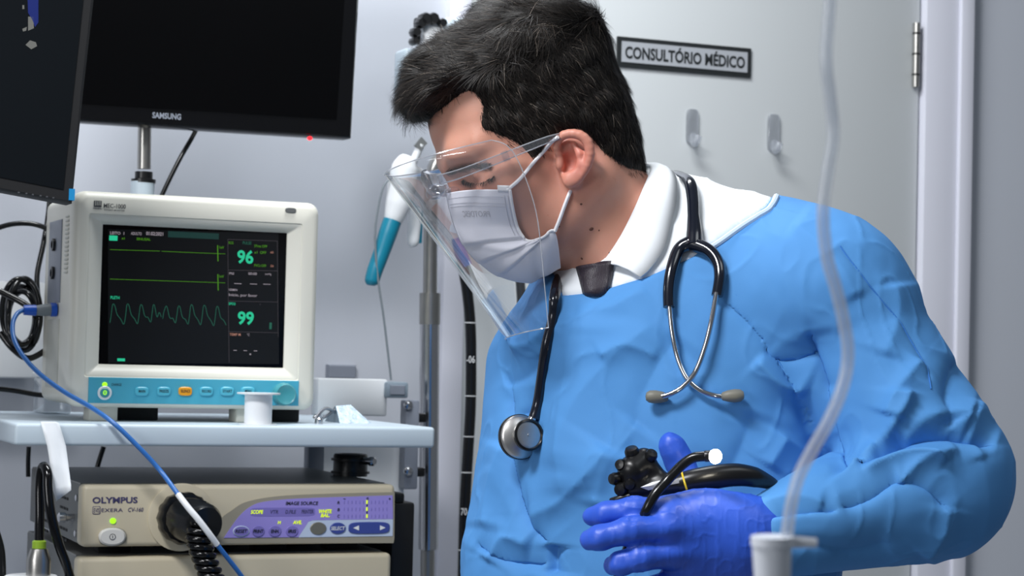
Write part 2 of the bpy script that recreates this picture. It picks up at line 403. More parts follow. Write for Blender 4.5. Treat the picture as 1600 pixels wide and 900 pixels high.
# ------------------------------------------------------------------ the room
BW=0.60
def struct(name,VF,m,parent=None,**k):
    o=mk(name,VF,m,parent,**k)
    if parent is None: o['kind']='structure'
    return o
flV=np.array([(-4,-3,0),(5,-3,0),(5,6,0),(-4,6,0),(-4,-3,-.05),(5,-3,-.05),(5,6,-.05),(-4,6,-.05)],float)
struct('floor',(flV,[(0,1,2,3),(7,6,5,4),(0,4,5,1),(1,5,6,2),(2,6,7,3),(3,7,4,0)]),'floor_vinyl',smooth=False)
aDL=fp(727,300,BW)[0]; aDR=fp(1431,300,BW)[0]; aFR=fp(1500,300,BW)[0]; aFL=fp(690,300,BW)[0]
wl=struct('wall_back',join(kbox(-3.0,aFL,BW,BW+.1,0,2.8),kbox(aFR,4.0,BW,BW+.1,0,2.8),kbox(aFL,aFR,BW,BW+.1,2.12,2.8)),'wall_paint',smooth=False)
struct('trim_1',kbox(aFL,aDL-.003,BW-.018,BW+.08,0,2.12,.004),'trim_paint')
struct('trim_2',join(kbox(aDR+.004,aFR,BW-.018,BW+.08,0,2.12,.004),kbox(aFR-.02,aFR+.008,BW-.026,BW,0,2.12,.003)),'trim_paint')
dr=struct('door_1',kbox(aDL,aDR,BW-.004,BW+.035,0.01,2.11,.002),'door_paint')
# hinge
a0,a1,z0,z1=rect(1425,36,1438,136,BW-.012)
h=mk('hinge',lathe([(.0065,0),(.0065,z1-z0)],cart((a0+a1)/2,BW-.012,z0),(0,0,1),16),'brushed_steel',dr,label='steel door hinge')
for zz in (z0+.02,(z0+z1)/2,z1-.02): mk('hinge_joint',lathe([(.0072,0),(.0072,.003)],cart((a0+a1)/2,BW-.012,zz),(0,0,1),16),'slot_black',h)
# door knob
kc=kp(748,812,BW-.03)
kn=mk('door_knob',lathe([(.012,0),(.012,.03),(.026,.036),(.03,.05),(.026,.062),(.0,.066)],kp(752,812,BW-.004),-BK,28),'brushed_steel',dr,label='round steel door knob')
mk('wall_switch_plate',pr(513,570,557,592,BW-.014,BW,.003),'bracket_grey',None,label='small grey plate on the back wall above the white rail',cat='wall plate')
# sign
s=empty('door_sign',cart(*[fp(1070,115,BW)[0],BW-.006,fp(1070,115,BW)[1]]),'grey door sign with black border and bold black lettering','sign')
a0,_=fp(965,88,BW-.01); a1,_=fp(1174,95,BW-.01); z1=fp(1070,66,BW-.01)[1]; z0=fp(1070,112,BW-.01)[1]
mk('border',prism([(a0,z0),(a1,z0),(a1,z1),(a0,z1)],BW-.009,BW-.004),'sign_black',s)
g=.0075; mk('plate',prism([(a0+g,z0+g),(a1-g,z0+g),(a1-g,z1-g),(a0+g,z1-g)],BW-.0105,BW-.005),'sign_plate',s)
V,F=text2d('CONSULTÓRIO MÉDICO',0.030); g2=.013
mk('lettering',(KW(np.stack([a0+g2+V[:,0]*(a1-a0-2*g2),np.full(len(V),BW-.0112),z0+.0135+V[:,1]*(z1-z0-.024)],1)),F),'sign_black',s,smooth=False)
# clear hooks
for i,(x,y0,y1) in enumerate(((1083,170,225),(1210,178,236))):
    hk=empty('adhesive_hook',kp(x,y1,BW),('clear plastic wall hook nearer the doctor, below the door sign','clear plastic wall hook nearer the hinge, below the door sign')[i],'hook','clear hooks on the door')
    mk('backplate',pe(x-9,y0,x+9,y1,BW-.010,BW-.004,5,.001),'acrylic_hook',hk)
    c=np.array([kp(x,y1-14,BW-.01),kp(x,y1-5,BW-.016),kp(x+2,y1-1,BW-.028),kp(x+6,y1-5,BW-.036),kp(x+8,y1-12,BW-.036)])
    mk('prong',tube(catmull(c,5),.006,10),'acrylic_hook',hk)

# ------------------------------------------------------------------ equipment cart: shelf, rail, pole
ZS=fp(350,664.5,-.08)[1]; ZB=fp(350,698,-.08)[1]
aSL=fp(23,680,-.08)[0]; aSR=fp(680,683,-.08)[0]
ct=empty('equipment_cart',cart(0.05,.15,0),'pale blue-white steel equipment cart shelf on a chrome pole','cart')
mk('shelf',kbox(aSL,aSR,-.08,.36,ZB,ZS,.004,3),'shelf_paint',ct)
zQ=fp(366,965,-.05)[1]; mk('shelf_lower',kbox(aSL,aSR,-.045,.34,zQ-.03,zQ-.0005,.004,2),'shelf_paint',ct)
mk('shelf_lower',kbox(aSL,aSR,-.06,.36,.20,.23,.004,2),'shelf_paint',ct)
bP=.40
mk('back_column',kbox(*rect(500,600,632,700,.37)[:2],.362,.375,.18,ZB,.003),'white_plastic',ct)
rl=empty('back_rail',cart(fp(560,600,.33)[0],.34,ZS),'white rail with a grey end cap along the back of the shelf','rail')
mk('rail',kbox(fp(497,600,.33)[0],fp(606,600,.33)[0],.33,.36,ZS,fp(560,592,.33)[1],.003),'white_plastic',rl)
mk('rail_cap',kbox(fp(604,600,.32)[0],fp(638,600,.32)[0],.318,.37,fp(620,622,.32)[1],fp(620,597,.32)[1],.003),'cap_grey',rl)
mk('rail_cap_inset',pr(610,602,633,617,.3155,.32,.001),'bracket_grey',rl)
po=empty('chrome_pole',cart(fp(668,880,.40)[0],.40,.0),'upright chrome pole with sleeve and grey bracket behind the cart shelf','pole')
br=mk('bracket',kbox(fp(629,690,.35)[0],fp(651,690,.35)[0],.34,.365,fp(640,764,.35)[1],fp(640,625,.35)[1],.003),'bracket_grey',po)
for y in (633,736): mk('bolt',lathe([(.0065,0),(.0065,.004),(.003,.006)],kp(637,y,.34),-BK,16),'chrome',br)
for y in (650,735): mk('clamp_block',kbox(fp(648,690,.36)[0],fp(662,690,.36)[0],.35,.375,fp(650,y+10,.35)[1],fp(650,y-4,.35)[1],.002),'black_plastic',br)
pb=kp(668,880,bP); pt=kp(673,330,bP); pd=(pt-pb)/np.linalg.norm(pt-pb)
low=pb-pd*((pb[2]-.05)/pd[2])
mk('pole',tube([low,pb,pt],.0105,24),'brushed_steel',po)
p1=kp(669,858,bP); p2=kp(671.5,480,bP)
mk('pole_outer',tube([p1,p2],.0145,24),'chrome',po)
mk('pole_collar',tube([kp(671.2,507,bP),kp(671.8,458,bP)],[.0155,.0155],28),'brushed_steel',po)
mk('pole_bend',tube(catmull([pt,kp(674,290,bP),kp(679,262,bP),kp(690,245,bP),kp(705,240,bP)],8),.0105,20),'brushed_steel',po)
mk('base',kbox(aSL,aSR+.02,-.04,.42,.085,.12,.006,2),'bracket_grey',ct)
for ax in (aSL+.03,aSR-.03):
    for bx in (.0,.37): mk('caster',lathe([(.02,-.012),(.04,-.01),(.04,.01),(.02,.012)],cart(ax,bx,.0405),UX,20),'black_rubber',ct)
for ax in (aSL+.02,aSR-.02): mk('post',kbox(ax-.012,ax+.012,.335,.358,.1,ZB+.001,.003,2),'bracket_grey',ct)

# ------------------------------------------------------------------ patient monitor
aL=fp(112,480,0)[0]; aR=fp(497,480,0)[0]; zT=fp(300,306.5,0)[1]; zB=fp(300,638.5,0)[1]
pm=empty('patient_monitor',cart((aL+aR)/2,.1,ZS),'cream patient monitor with a dark vital-signs screen, on the cart shelf','monitor')
B0,B1,Z0,Z1=rect(135,341,470,592,0); S0,S1,T0,T1=rect(157,357,446,572,.012)
mk('front_frame',ring_loft([rr(aL,aR,zB,zT,.014,.03),rr(aL,aR,zB,zT,.014,.010),rr(aL+.003,aR-.003,zB+.003,zT-.003,.012,.003),rr(aL+.009,aR-.009,zB+.009,zT-.009,.008,0),
    rr(B0,B1,Z0,Z1,.003,0),rr(B0+.0006,B1-.0006,Z0+.0006,Z1-.0006,.003,.0015),rr(B0+.003,B1-.003,Z0+.003,Z1-.003,.003,.0015),rr(S0,S1,T0,T1,.001,.012),rr(S0,S1,T0,T1,.001,.016)]),'cream_plastic',pm,angle=50)
mk('housing',kbox(aL+.002,aR-.002,.028,.205,zB+.002,zT-.002,.012,4),'cream_plastic',pm)
for xa in (160,388): # feet
    fa=fp(xa,640,.02)[0]; mk('foot',kbox(fa-.017,fa+.017,.012,.05,ZS,zB+.004,.002),'cream_dark',pm)
    mk('rubber_pad',kbox(fa+.02,fa+.075,.05,.08,ZS,zB+.004,.002),'slot_black',pm)
sc=mk('screen',kbox(S0-.001,S1+.001,.014,.020,T0-.001,T1+.001),'screen_black',pm,smooth=False)
mk('display',pp([(169,358),(435,364),(436,569),(169,567)],.0134,.0145),'lcd',sc,smooth=False)
X3=lambda cx:140+cx/3; Y3=lambda cy:340+cy/3
bs=.0130
def scr(name,VF,m): return mk(name,VF,m,sc,smooth=False)
def st(s,x0,y0,x1,y1,m,bold=.01): return scr('readout',ktext(s,X3(x0),Y3(y0),X3(x1),Y3(y1),bs,bold),m)
def sl_(pts,wd,m,name='trace'): return scr(name,kline([(X3(x),Y3(y)) for x,y in pts],wd,bs),m)
st('96',692,152,768,217,'lcd_green',.03); st('99',694,440,770,503,'lcd_green',.03)
st('LEITO  1',96,66,162,80,'lcd_white'); st('ADULTO',194,68,244,82,'lcd_white'); st('01:02:2021',265,67,345,84,'lcd_white',.02)
st('x1',150,91,164,103,'lcd_lime'); st('SINUSAL',220,95,286,107,'lcd_lime')
scr('lead_box',pr(X3(92),Y3(84),X3(131),Y3(108),bs,bs+.0006),'lcd_green'); scr('status_bar',pr(X3(368),Y3(69),X3(606),Y3(97),bs,bs+.0006),'lcd_teal')
sl_([(96,150),(330,157)],.7,'lcd_lime'); sl_([(338,158),(598,169),(636,170)],.7,'lcd_lime'); sl_([(600,130),(602,205)],1.4,'lcd_lime')
sl_([(96,288),(400,298),(636,306)],.7,'lcd_lime'); sl_([(601,265),(603,342)],1.4,'lcd_lime'); st('1mV',608,133,630,146,'lcd_lime'); st('1mV',608,269,630,282,'lcd_lime')
st('PLETH',98,368,140,382,'lcd_green')
def pulse(x0,x1,yt,yb,ye):
    w=x1-x0; return [(x0,yb),(x0+.08*w,yb-30),(x0+.17*w,yt+12),(x0+.25*w,yt),(x0+.36*w,yt+8),(x0+.5*w,yt+45),(x0+.62*w,yt+58),(x0+.8*w,ye-22),(x1,ye)]
sl_(catmull([A(*q) for q in pulse(95,160,405,493,500)+pulse(163,224,405,495,498)[1:]+pulse(226,286,408,495,490)[1:]+pulse(288,336,408,488,466)[1:]],4),.9,'lcd_dimgreen')
sl_(catmull([A(*q) for q in pulse(343,402,415,474,494)+pulse(404,461,414,490,500)[1:]+pulse(463,520,408,496,503)[1:]+pulse(522,582,411,500,507)[1:]+pulse(584,640,416,500,504)[1:]],4),.9,'lcd_dimgreen')
scr('status_chip',pr(X3(130),Y3(660),X3(166),Y3(673),bs,bs+.0006),'lcd_green')
for pts in ([(648,102),(650,390),(654,680)],[(648,102),(880,110)],[(880,110),(884,560)],[(648,246),(880,250)],[(649,391),(882,396)],[(650,534),(883,540)]): sl_(pts,.7,'lcd_grey','grid_line')
st('ECG',652,112,674,124,'lcd_lime'); st('PULSE',718,112,758,126,'lcd_dimgreen'); st('STres OFF',772,128,832,140,'lcd_lime'); st('x1  OFF',772,157,828,170,'lcd_lime'); st('PVCs OFF',772,219,828,231,'lcd_lime')
st('60',848,158,862,168,'lcd_orange'); st('50',848,222,862,232,'lcd_orange')
st('PNI',654,256,676,268,'lcd_white'); st('00:00',744,257,784,269,'lcd_white'); st('mmHg',822,260,852,272,'lcd_white')
st('---',678,308,712,311,'lcd_white',.03); st('---',752,310,785,313,'lcd_white',.03); st('---',814,311,848,314,'lcd_white',.03)
st('100MIN',653,333,692,344,'lcd_white'); st('Inicie, por favor',653,357,786,374,'lcd_white')
st('SPO2',652,398,684,410,'lcd_green'); st('%',796,404,803,411,'lcd_grey'); scr('bar_gauge',pr(X3(843),Y3(492),X3(854),Y3(523),bs,bs+.0006),'lcd_dimgreen')
st('TEMP M',656,542,708,554,'lcd_orange'); st('°C',738,543,750,555,'lcd_white'); st('-  -  -',674,622,786,625,'lcd_white',.03); scr('decimal_point',pr(X3(750),Y3(637),X3(757),Y3(644),bs,bs+.0006),'lcd_white')
# control strip
cpn=mk('control_panel',pr(138,592,467,632,-.0012,.004,.0006),'turquoise_panel',pm)
pw=mk('power_button',pe(153,603,175,625,-.004,.0,2,.0008),'white_plastic',pm); mk('power_lens',pe(156.5,606.5,171.5,621.5,-.005,-.003,2,.0006),'knob_teal',pw); mk('power_mark',ktext('ʘ',161,610,167,617,-.0053,.02),'led_green',pw,smooth=False)
mk('charge_light',pe(160,597,168,605,-.003,.0,2,.0006),'led_green',pm)
mk('lettering',ktext('CHARGE',174,599,190,603,-.0014),'ink',pm,smooth=False)
for x,t in ((222,'MAIN'),(256.5,'FREEZE'),(290,'SILENCE'),(323,'RECORD'),(355.5,'START'),(388,'MENU')):
    bt=mk('button',pe(x-10.5,604.5,x+10.5,618.5,-.0045,.0,3.2,.001),'orange_button' if t=='SILENCE' else 'turquoise_button',pm,label='orange button' if t=='SILENCE' else None)
    hw=5.2 if len(t)<5 else 7.4; mk('lettering',ktext(t,x-hw,609,x+hw,613.5,-.0047,.02),'ink',bt,smooth=False)
kc=kp(441.5,616,-.001); mk('dial_knob',lathe([(.0142,0),(.0142,.006),(.0132,.014),(.0118,.0155),(.0105,.0145),(0,.0142)],kc,-BK,40,ribs=(20,.012)),'knob_teal',pm,label='round teal dial')
lg=mk('brand_mark',pr(147,313.5,159,323.5,-.0005,.001),'ink_grey',pm,smooth=False)
for i in range(4): mk('mark_slit',pr(149+i*2.6,314,149.9+i*2.6,321,-.0007,0),'cream_plastic',lg,smooth=False)
mk('lettering',ktext('mindray',145.5,324.5,160,327.5,-.0005,.02),'ink_grey',pm,smooth=False)
mk('lettering',ktext('MEC-1000',162,318.5,196.5,325.5,-.0005,.015),'ink_grey',pm,smooth=False); mk('lettering',ktext('PATIENT MONITOR',163,327.6,195,329.8,-.0005,.005),'ink_grey',pm,smooth=False)
mk('alarm_light',pe(446,324.5,463,332.5,-.0015,.002,3,.0005),'case_grey',pm)
# left side: vents, connector panel, printer door
def sbox(b0,b1,z0,z1,out,th=.004): return kbox(aL+.002-out,aL+.002+th,b0,b1,z0,z1,.0008)
for i in range(14): zz=zT-.030-i*.0052; mk('vent_rib',sbox(.035,.058,zz,zz+.0026,.0022),'cream_dark',pm)
mk('connector_panel',sbox(.085,.165,zB+.125,zT-.03,.0015),'bracket_grey',pm); 
for zz in (zT-.06,zT-.095): mk('socket',lathe([(.008,0),(.008,.004),(.005,.0045),(.005,.002),(0,.002)],cart(aL+.001,.125,zz),-UX,18),'black_plastic',pm)
mk('printer_door',sbox(.085,.165,zB+.02,zB+.105,.001),'cream_dark',pm)
# ------------------------------------------------------------------ blue sensor cable
pa=kp(84,484,.10)
bc=empty('sensor_cable',kp(84,490,.10),'thin blue sensor cable running from the monitor plug down across the shelf','cable')
q0=kp(86,484,.10); q1=kp(60,484,.10)
mk('plug',tube([kp(88,484,.10),kp(79,484,.10)],.0085,16),'blue_plug',bc); mk('plug_body',tube([kp(80,484,.10),kp(70,484.5,.10),kp(56,485,.10)],[.0075,.0075,.006],16),'plug_grey',bc); mk('strain_relief',tube([kp(56,485,.10),kp(37,484.5,.10)],[.0068,.006],16),'blue_plug',bc)
cpts=[(38,484,.10),(27,490,.095),(20,506,.085),(22,530,.07),(36,556,.05),(62,584,.02),(100,612,-.02),(140,635,-.06),(176,660,-.092),(215,697,-.10),(250,735,-.105),(278,772,-.13),(310,812,-.145),(340,852,-.14),(372,893,-.13),(395,925,-.12)]
mk('cable',tube(kpath(cpts,8),.0028,12),'blue_cable',bc)
mk('label_sleeve',tube(kpath([(278,772,-.13),(294,793,-.14),(310,812,-.145),(326,833,-.145),(339,851,-.14)],6),.0036,12),'white_plastic',bc,label='white printed sleeve')
# ------------------------------------------------------------------ items on the shelf
tp=empty('tape_strip',kp(85,697,-.085),'strip of white paper tape stuck over the shelf edge, hanging down','tape')
rows=[((61,651,-.02),(84,652,-.02)),((64,661,-.083),(92,661,-.083)),((69,680,-.086),(98,680,-.0865)),((74,698,-.087),(103,697,-.089)),((79,730,-.092),(107,727,-.095)),((82,762,-.097),(111,758,-.101)),((88,783,-.099),(111,766,-.103))]
G=[]
za=ZS+.0006
for i,(l,r) in enumerate(rows):
    row=[]
    for t in np.linspace(0,1,6):
        p=kp(l[0]+(r[0]-l[0])*t,l[1]+(r[1]-l[1])*t,l[2]+(r[2]-l[2])*t+.002*math.sin(5*t+i))
        if i==0: a=np.dot(p-OC,UX); p=cart(a,-.03,za)
        row.append(p)
    G.append(row)
mk('strip',loftgrid(G),'paper_tape',tp,thick=.0006)
cu=empty('tape_spool',cart(fp(404,655,-.05)[0],-.05,ZS),'small white plastic spool standing on the shelf before the monitor','spool')
ca=fp(403.5,640,-.05)[0]; zt=fp(403.5,616,-.05)[1]
mk('lower_flange',lathe([(.0225,0),(.0225,.0012)],cart(ca,-.05,ZS),(0,0,1),36),'white_matte',cu); mk('core',lathe([(.0165,.001),(.0165,zt-ZS)],cart(ca,-.05,ZS),(0,0,1),36),'white_matte',cu); mk('upper_flange',lathe([(.026,zt-ZS),(.026,zt-ZS+.0018)],cart(ca,-.05,ZS),(0,0,1),36),'white_plastic',cu)
cl=empty('metal_clamp',cart(fp(508,640,.03)[0],.03,ZS),'small chrome clamp lying on the shelf beside the monitor','clamp')
mk('jaw',tube(catmull([cart(fp(490,640,.02)[0],.02,ZS+.006),cart(fp(497,640,.02)[0],.02,ZS+.010),cart(fp(504,640,.03)[0],.03,ZS+.006),cart(fp(520,640,.05)[0],.05,ZS+.014),cart(fp(534,640,.06)[0],.06,ZS+.018)],6),.0022,10),'chrome',cl)
mk('jaw',tube(catmull([cart(fp(492,640,.0)[0],.0,ZS+.004),cart(fp(503,640,.02)[0],.02,ZS+.016),cart(fp(514,640,.03)[0],.035,ZS+.018),cart(fp(530,640,.06)[0],.065,ZS+.010)],6),.0022,10),'chrome',cl)
mk('screw',lathe([(.005,0),(.005,.006),(.003,.008),(0,.008)],cart(fp(497,650,.0)[0],-.004,ZS),(0,0,1),16),'chrome',cl)
fa0=fp(520,650,.06)[0]; fa1=fp(569,650,.06)[0]
fo=np.array([(fa0,.03,ZS),(fa1,.03,ZS),(fa1-.004,.10,ZS),(fa0+.002,.10,ZS),(fa0+.002,.055,ZS+.021),(fa0+.020,.05,ZS+.023),(fa0+.022,.062,ZS+.021),(fa0+.004,.066,ZS+.020)],float)
mk('foil_packet',(KW(fo),[(0,3,2,1),(0,1,5,4),(1,2,6,5),(2,3,7,6),(3,0,4,7),(4,5,6,7)]),'foil',None,angle=25,label='crumpled pale blue foil packet on the shelf beside the monitor',cat='packet')
# ------------------------------------------------------------------ video processor
def processor(name,x0,x1,y0,y1,bf,label,zfoot):
    a0=fp(x0,(y0+y1)/2,bf)[0]; a1=fp(x1,(y0+y1)/2,bf)[0]; z1=fp((x0+x1)/2,y0,bf)[1]; z0=fp((x0+x1)/2,y1,bf)[1]
    e=empty(name,cart((a0+a1)/2,bf+.18,zfoot),label,'video processor')
    mk('front_panel',kbox(a0,a1,bf,bf+.03,z0,z1,.006,4),'beige_case',e)
    mk('case',kbox(a0+.003,a1-.003,bf+.028,bf+.36,z0+.001,z1-.001,.0015,2),'case_grey',e)
    mk('case_lid',kbox(a0+.0035,a1-.0035,bf+.032,bf+.355,z1-.0015,z1+.0004),'case_top',e)
    for fa in (a0+.05,a1-.05,(a0+a1)/2+.05):
        for fb in (bf+.05,bf+.3): mk('foot',kbox(fa-.02,fa+.02,fb,fb+.03,zfoot,z0+.002,.002),'slot_black',e)
    return e,a0,a1,z0,z1
BF=-.05
zl=fp(360,868,BF)[1]
vp,a0,a1,z0,z1=processor('video_processor',128,617,757.5,852,BF,'beige endoscopy video processor with a purple button panel, under the shelf',zl)
lp,c0,c1,d0,d1=processor('light_source',121,611,868,965,BF,'beige endoscopy light source box beneath the video processor',.0)
lp.location.z=d0-.01; WL[lp.name][2]=d0-.01
for ch in lp.children: ch.location.z = WL[ch.name][2]-(d0-.01)
for ch in list(lp.children):
    if ch.name.startswith('foot'): bpy.data.objects.remove(ch)
# side slots, screws of the processor
for col_ in range(2):
    for r_ in range(5):
        for k_ in range(3):
            bb=BF+.10+col_*.13+k_*.018; zz=z1-.022-r_*.0125
            mk('vent_slot',kbox(a0+.0022,a0+.004,bb,bb+.013,zz-.003,zz),'slot_black',vp,smooth=False)
for zz in (z1-.018,z0+.012): mk('screw',lathe([(.004,0),(.004,.002),(.002,.003)],cart(a0+.003,BF+.045,zz),-UX,14),'chrome',vp)
mk('side_stud',lathe([(.004,0),(.004,.01),(.006,.011),(.006,.018),(.003,.02)],cart(a0+.003,BF+.06,z0+.03),-UX,14),'chrome',vp)
bl=BF-.0006
mk('lettering',ktext('OLYMPUS',144.4,776.5,215,786.3,bl,.03),'brand_violet',vp,smooth=False)
mk('logo_frame',pe(144.4,791,157,803.5,bl,bl+.001,6),'brand_violet',vp); mk('logo_fill',pe(145.3,791.9,156.1,802.6,bl-.0003,bl+.001,6),'beige_case',vp); mk('lettering',ktext('EVIS',146.3,794,155.6,801,bl-.0006),'brand_violet',vp,smooth=False)
mk('lettering',ktext('EXERA',158.5,794.3,192,799.8,bl,.0),'brand_violet',vp,smooth=False); mk('lettering',ktext('CV-160',200,793,224,799.6,bl,.01,.2),'brand_violet',vp,smooth=False)
mk('power_light',pe(172,809.5,181.5,818.5,BF-.002,BF+.002,2,.0006),'led_green',vp)
pb_=mk('power_button',pe(155,825,197,853,BF-.006,BF+.002,2.2,.002),'grey_button',vp); mk('button_rim',pe(153.5,823.8,198.5,854.2,BF-.0008,BF+.002,2.2),'beige_dark',vp)
mk('power_mark',pe(171,834,181,844,BF-.0064,BF-.006,2),'ink_grey',pb_); mk('power_mark',pe(172.2,835.2,179.8,842.8,BF-.0067,BF-.006,2),'grey_button',pb_); mk('power_mark',pr(175.5,836.5,176.6,841.5,BF-.007,BF-.006),'ink_grey',pb_,smooth=False)
X5=lambda x:300+x/3.461; Y5=lambda y:640+y/3.461
c5=lambda pts:[(X5(x),Y5(y)) for x,y in pts]
mk('panel_surround',pp(c5([tuple(q) for q in catmull([A(95,722),A(150,600),A(215,545),A(300,497),A(480,467),A(760,454),A(1096,446)],6)]+[(1094,698),(1090,722)]),BF-.0012,BF+.002),'beige_dark',vp)
lil=c5([tuple(q) for q in catmull([A(172,694),A(212,635),A(260,572),A(322,522),A(400,497),A(600,480),A(1085,464)],6)]+[(1087,592),(655,598),(630,606),(575,690)])
mk('purple_panel',pp(lil,BF-.0020,BF+.001),'lilac_panel',vp); mk('pale_panel',pp(c5([(655,599),(1087,593),(1085,684),(575,691),(630,607)]),BF-.0019,BF+.001),'ice_panel',vp)
bt5=BF-.0026
def t5(s,x0,y0,x1,y1,m='brand_violet',bold=.015,par=None,sh=.15,b=None): return mk('lettering',ktext(s,X5(x0),Y5(y0),X5(x1),Y5(y1),bt5 if b is None else b,bold,sh),m,par or vp,smooth=False)
t5('IMAGE SOURCE',507,497,683,516,'ink'); 
mk('button_band',pe(X5(315),Y5(530),X5(665),Y5(577),BF-.0023,BF,6),'lilac_dark',vp)
t5('SCOPE',318,543,385,564,'lit_yellow',.03); t5('VTR',423,543,467,563); t5('D.FILE',505,543,563,563); t5('PRINTER',592,541,657,562)
t5('WHITE',686,540,756,561,'lit_yellow',.03); t5('BAL.',697,563,745,582,'lit_yellow',.03); t5('H',464,602,481,619,'lit_yellow',.03); t5('AVE.',546,600,594,620,'lit_yellow',.03)
for s_,x0,x1,ring in (('RESET',222,312,1),('PRINT',325,393,0),('ENH.',415,483,0),('IRIS',508,575,0)):
    b_=mk('button',pe(X5(x0),Y5(628),X5(x1),Y5(688),BF-.0032,BF-.001,2,.0005),'ice_panel' if ring else 'lilac_dark',vp)
    if ring: mk('button_face',pe(X5(x0+5),Y5(633),X5(x1-5),Y5(683),BF-.0036,BF-.001,2),'lilac_dark',b_)
    xm=(x0+x1)/2; hw=(32 if ring else 28 if len(s_)>4 else 22); t5(s_,xm-hw,648,xm+hw,667,'ink',.02,b_,b=BF-.0040)
mk('button',pe(X5(640),Y5(609),X5(727),Y5(677),BF-.0035,BF,2,.0006),'steel_button',vp,label='worn grey button')
b_=mk('button',pe(X5(747),Y5(611),X5(832),Y5(673),BF-.0035,BF,2,.0006),'navy_button',vp); t5('SELECT',752,632,828,652,'white_plastic',.015,b_,b=BF-.0039)
b_=mk('button',pe(X5(848),Y5(608),X5(1070),Y5(672),BF-.0035,BF,4,.0006),'navy_button',vp)
mk('arrow',pp(c5([(872,640),(903,627),(903,654)]),BF-.0039,BF-.003),'white_plastic',b_,smooth=False); mk('arrow',pp(c5([(1047,639),(1017,626),(1017,652)]),BF-.0039,BF-.003),'white_plastic',b_,smooth=False)
for s_,y in (('R',495),('B',533),('C',568)): t5(s_,786,y,799,y+16,'ink')
t5('-',818,481,831,484,'ink',.03,sh=0); t5('0',944,474,955,488,'ink',sh=0); t5('+',1063,476,1075,489,'ink',sh=0)
for y in (490,528,566): mk('level_mark',pr(X5(943),Y5(y),X5(950),Y5(y+20),BF-.0028,BF-.001),'lit_yellow',vp,smooth=False)
for y in (512,550): mk('level_tick',pr(X5(944),Y5(y),X5(949),Y5(y+12),BF-.0027,BF-.001),'ink',vp,smooth=False)
for r_,y in enumerate((492,530,568)):
    for i in range(12):
        if i!=6: mk('level_tick',pr(X5(822+i*21),Y5(y),X5(824.5+i*21),Y5(y+18),BF-.0024,BF-.001),'lilac_dark',vp,smooth=False)
# scope connector with coiled lead
sc_=empty('scope_connector',kp(290,846,BF-.03),'black ribbed connector with a coiled black lead plugged into the video processor','connector')
mk('socket_ring',lathe([(.040,0),(.040,.002),(.037,.003)],kp(283,808,BF),-BK,48),'beige_case',sc_)
cc=kp(284,808.5,BF)
mk('locking_ring',lathe([(.029,0),(.0305,.003),(.0305,.018),(.028,.022)],cc,-BK,48,ribs=(14,.03)),'black_plastic',sc_)
ax2=-BK+.25*UX-.06*ZZ; mk('plug_body',lathe([(.026,.0),(.026,.03),(.024,.034),(.024,.045),(.020,.052),(.0,.054)],cc-BK*.018,ax2,36),'black_rubber',sc_)
ch_=catmull([kp(306,808,BF-.07),kp(308,826,BF-.075),kp(312,850,BF-.08),kp(322,880,BF-.085),kp(335,915,BF-.09),kp(345,960,BF-.09),kp(350,1010,BF-.09)],30)
T=np.gradient(ch_,axis=0); T/=np.linalg.norm(T,axis=1,keepdims=True); L=np.concatenate([[0],np.cumsum(np.linalg.norm(np.diff(ch_,axis=0),axis=1))])
sN=620; ls=np.linspace(0,L[-1],sN); cen=np.stack([np.interp(ls,L,ch_[:,i]) for i in range(3)],1); n1=-BK; n2=UX
ph=2*math.pi*ls/.0088; rad=.0115*np.clip(ls/.02,0.15,1)
mk('coiled_lead',tube(cen+rad[:,None]*(np.cos(ph)[:,None]*n1+np.sin(ph)[:,None]*n2),.0040,9),'black_gloss',sc_,angle=180)
# black clamp on the processor, black box, thick cable, light guide
cb=empty('cable_holder',cart(fp(547,752,.12)[0],.12,z1),'round black cable holder with a chrome screw on top of the video processor','holder')
hc=cart(fp(547,745,.12)[0],.12,z1); rr_=.0225; hz=fp(547,709,.12)[1]-z1
mk('drum',lathe([(rr_,0),(rr_,hz*.9),(rr_*.94,hz),(rr_*.7,hz),(rr_*.7,hz*.8),(0,hz*.8)],hc,(0,0,1),36),'black_plastic',cb); mk('rib',lathe([(rr_+.003,hz*.12),(rr_+.003,hz*.22)],hc,(0,0,1),36),'black_plastic',cb); mk('rib',lathe([(rr_+.003,hz*.7),(rr_+.003,hz*.8)],hc,(0,0,1),36),'black_plastic',cb)
mk('screw',lathe([(.005,0),(.005,.012),(.0062,.013),(.0062,.018),(.004,.02)],kp(568,720,.10),-BK+.5*UX,18),'chrome',cb)
mk('power_unit',join(kbox(fp(612,830,.02)[0],fp(648,830,.02)[0],.02,.25,zQ,fp(630,785,.02)[1],.004),kbox(fp(612,830,.02)[0],fp(632,830,.02)[0],.02,.25,fp(630,786,.02)[1],fp(620,770,.02)[1],.004)),'black_matte',None,label='tall black box standing right of the video processor',cat='box')
mk('light_cable',tube(kpath([(116,925,-.10),(104,885,-.115),(90,845,-.12),(79,800,-.12),(75,765,-.115),(74,740,-.11),(69,729,-.10),(64,737,-.095),(62,765,-.095),(62,805,-.10),(61,850,-.11)],8),.0056,14),'black_gloss',None,label='thick glossy black cable looping up at the left of the video processor',cat='cable')
lg=empty('light_guide_plug',kp(60,905,-.11),'steel light guide plug with a lime green ring, lower left corner','plug')
mk('ring',lathe([(.0078,0),(.0078,.0075),(.006,.009)],kp(61,856.5,-.11),(0,0,1),24),'lime_ring',lg); mk('sleeve',lathe([(.0135,-.033),(.0135,-.012),(.0095,0.0),(.0078,.0)],kp(61,857,-.11),(0,0,1),28),'brushed_steel',lg); mk('cap',lathe([(.033,-.06),(.033,-.034),(.028,-.030),(0,-.030)],kp(50,857,-.11),(0,0,1),32),'white_plastic',lg)
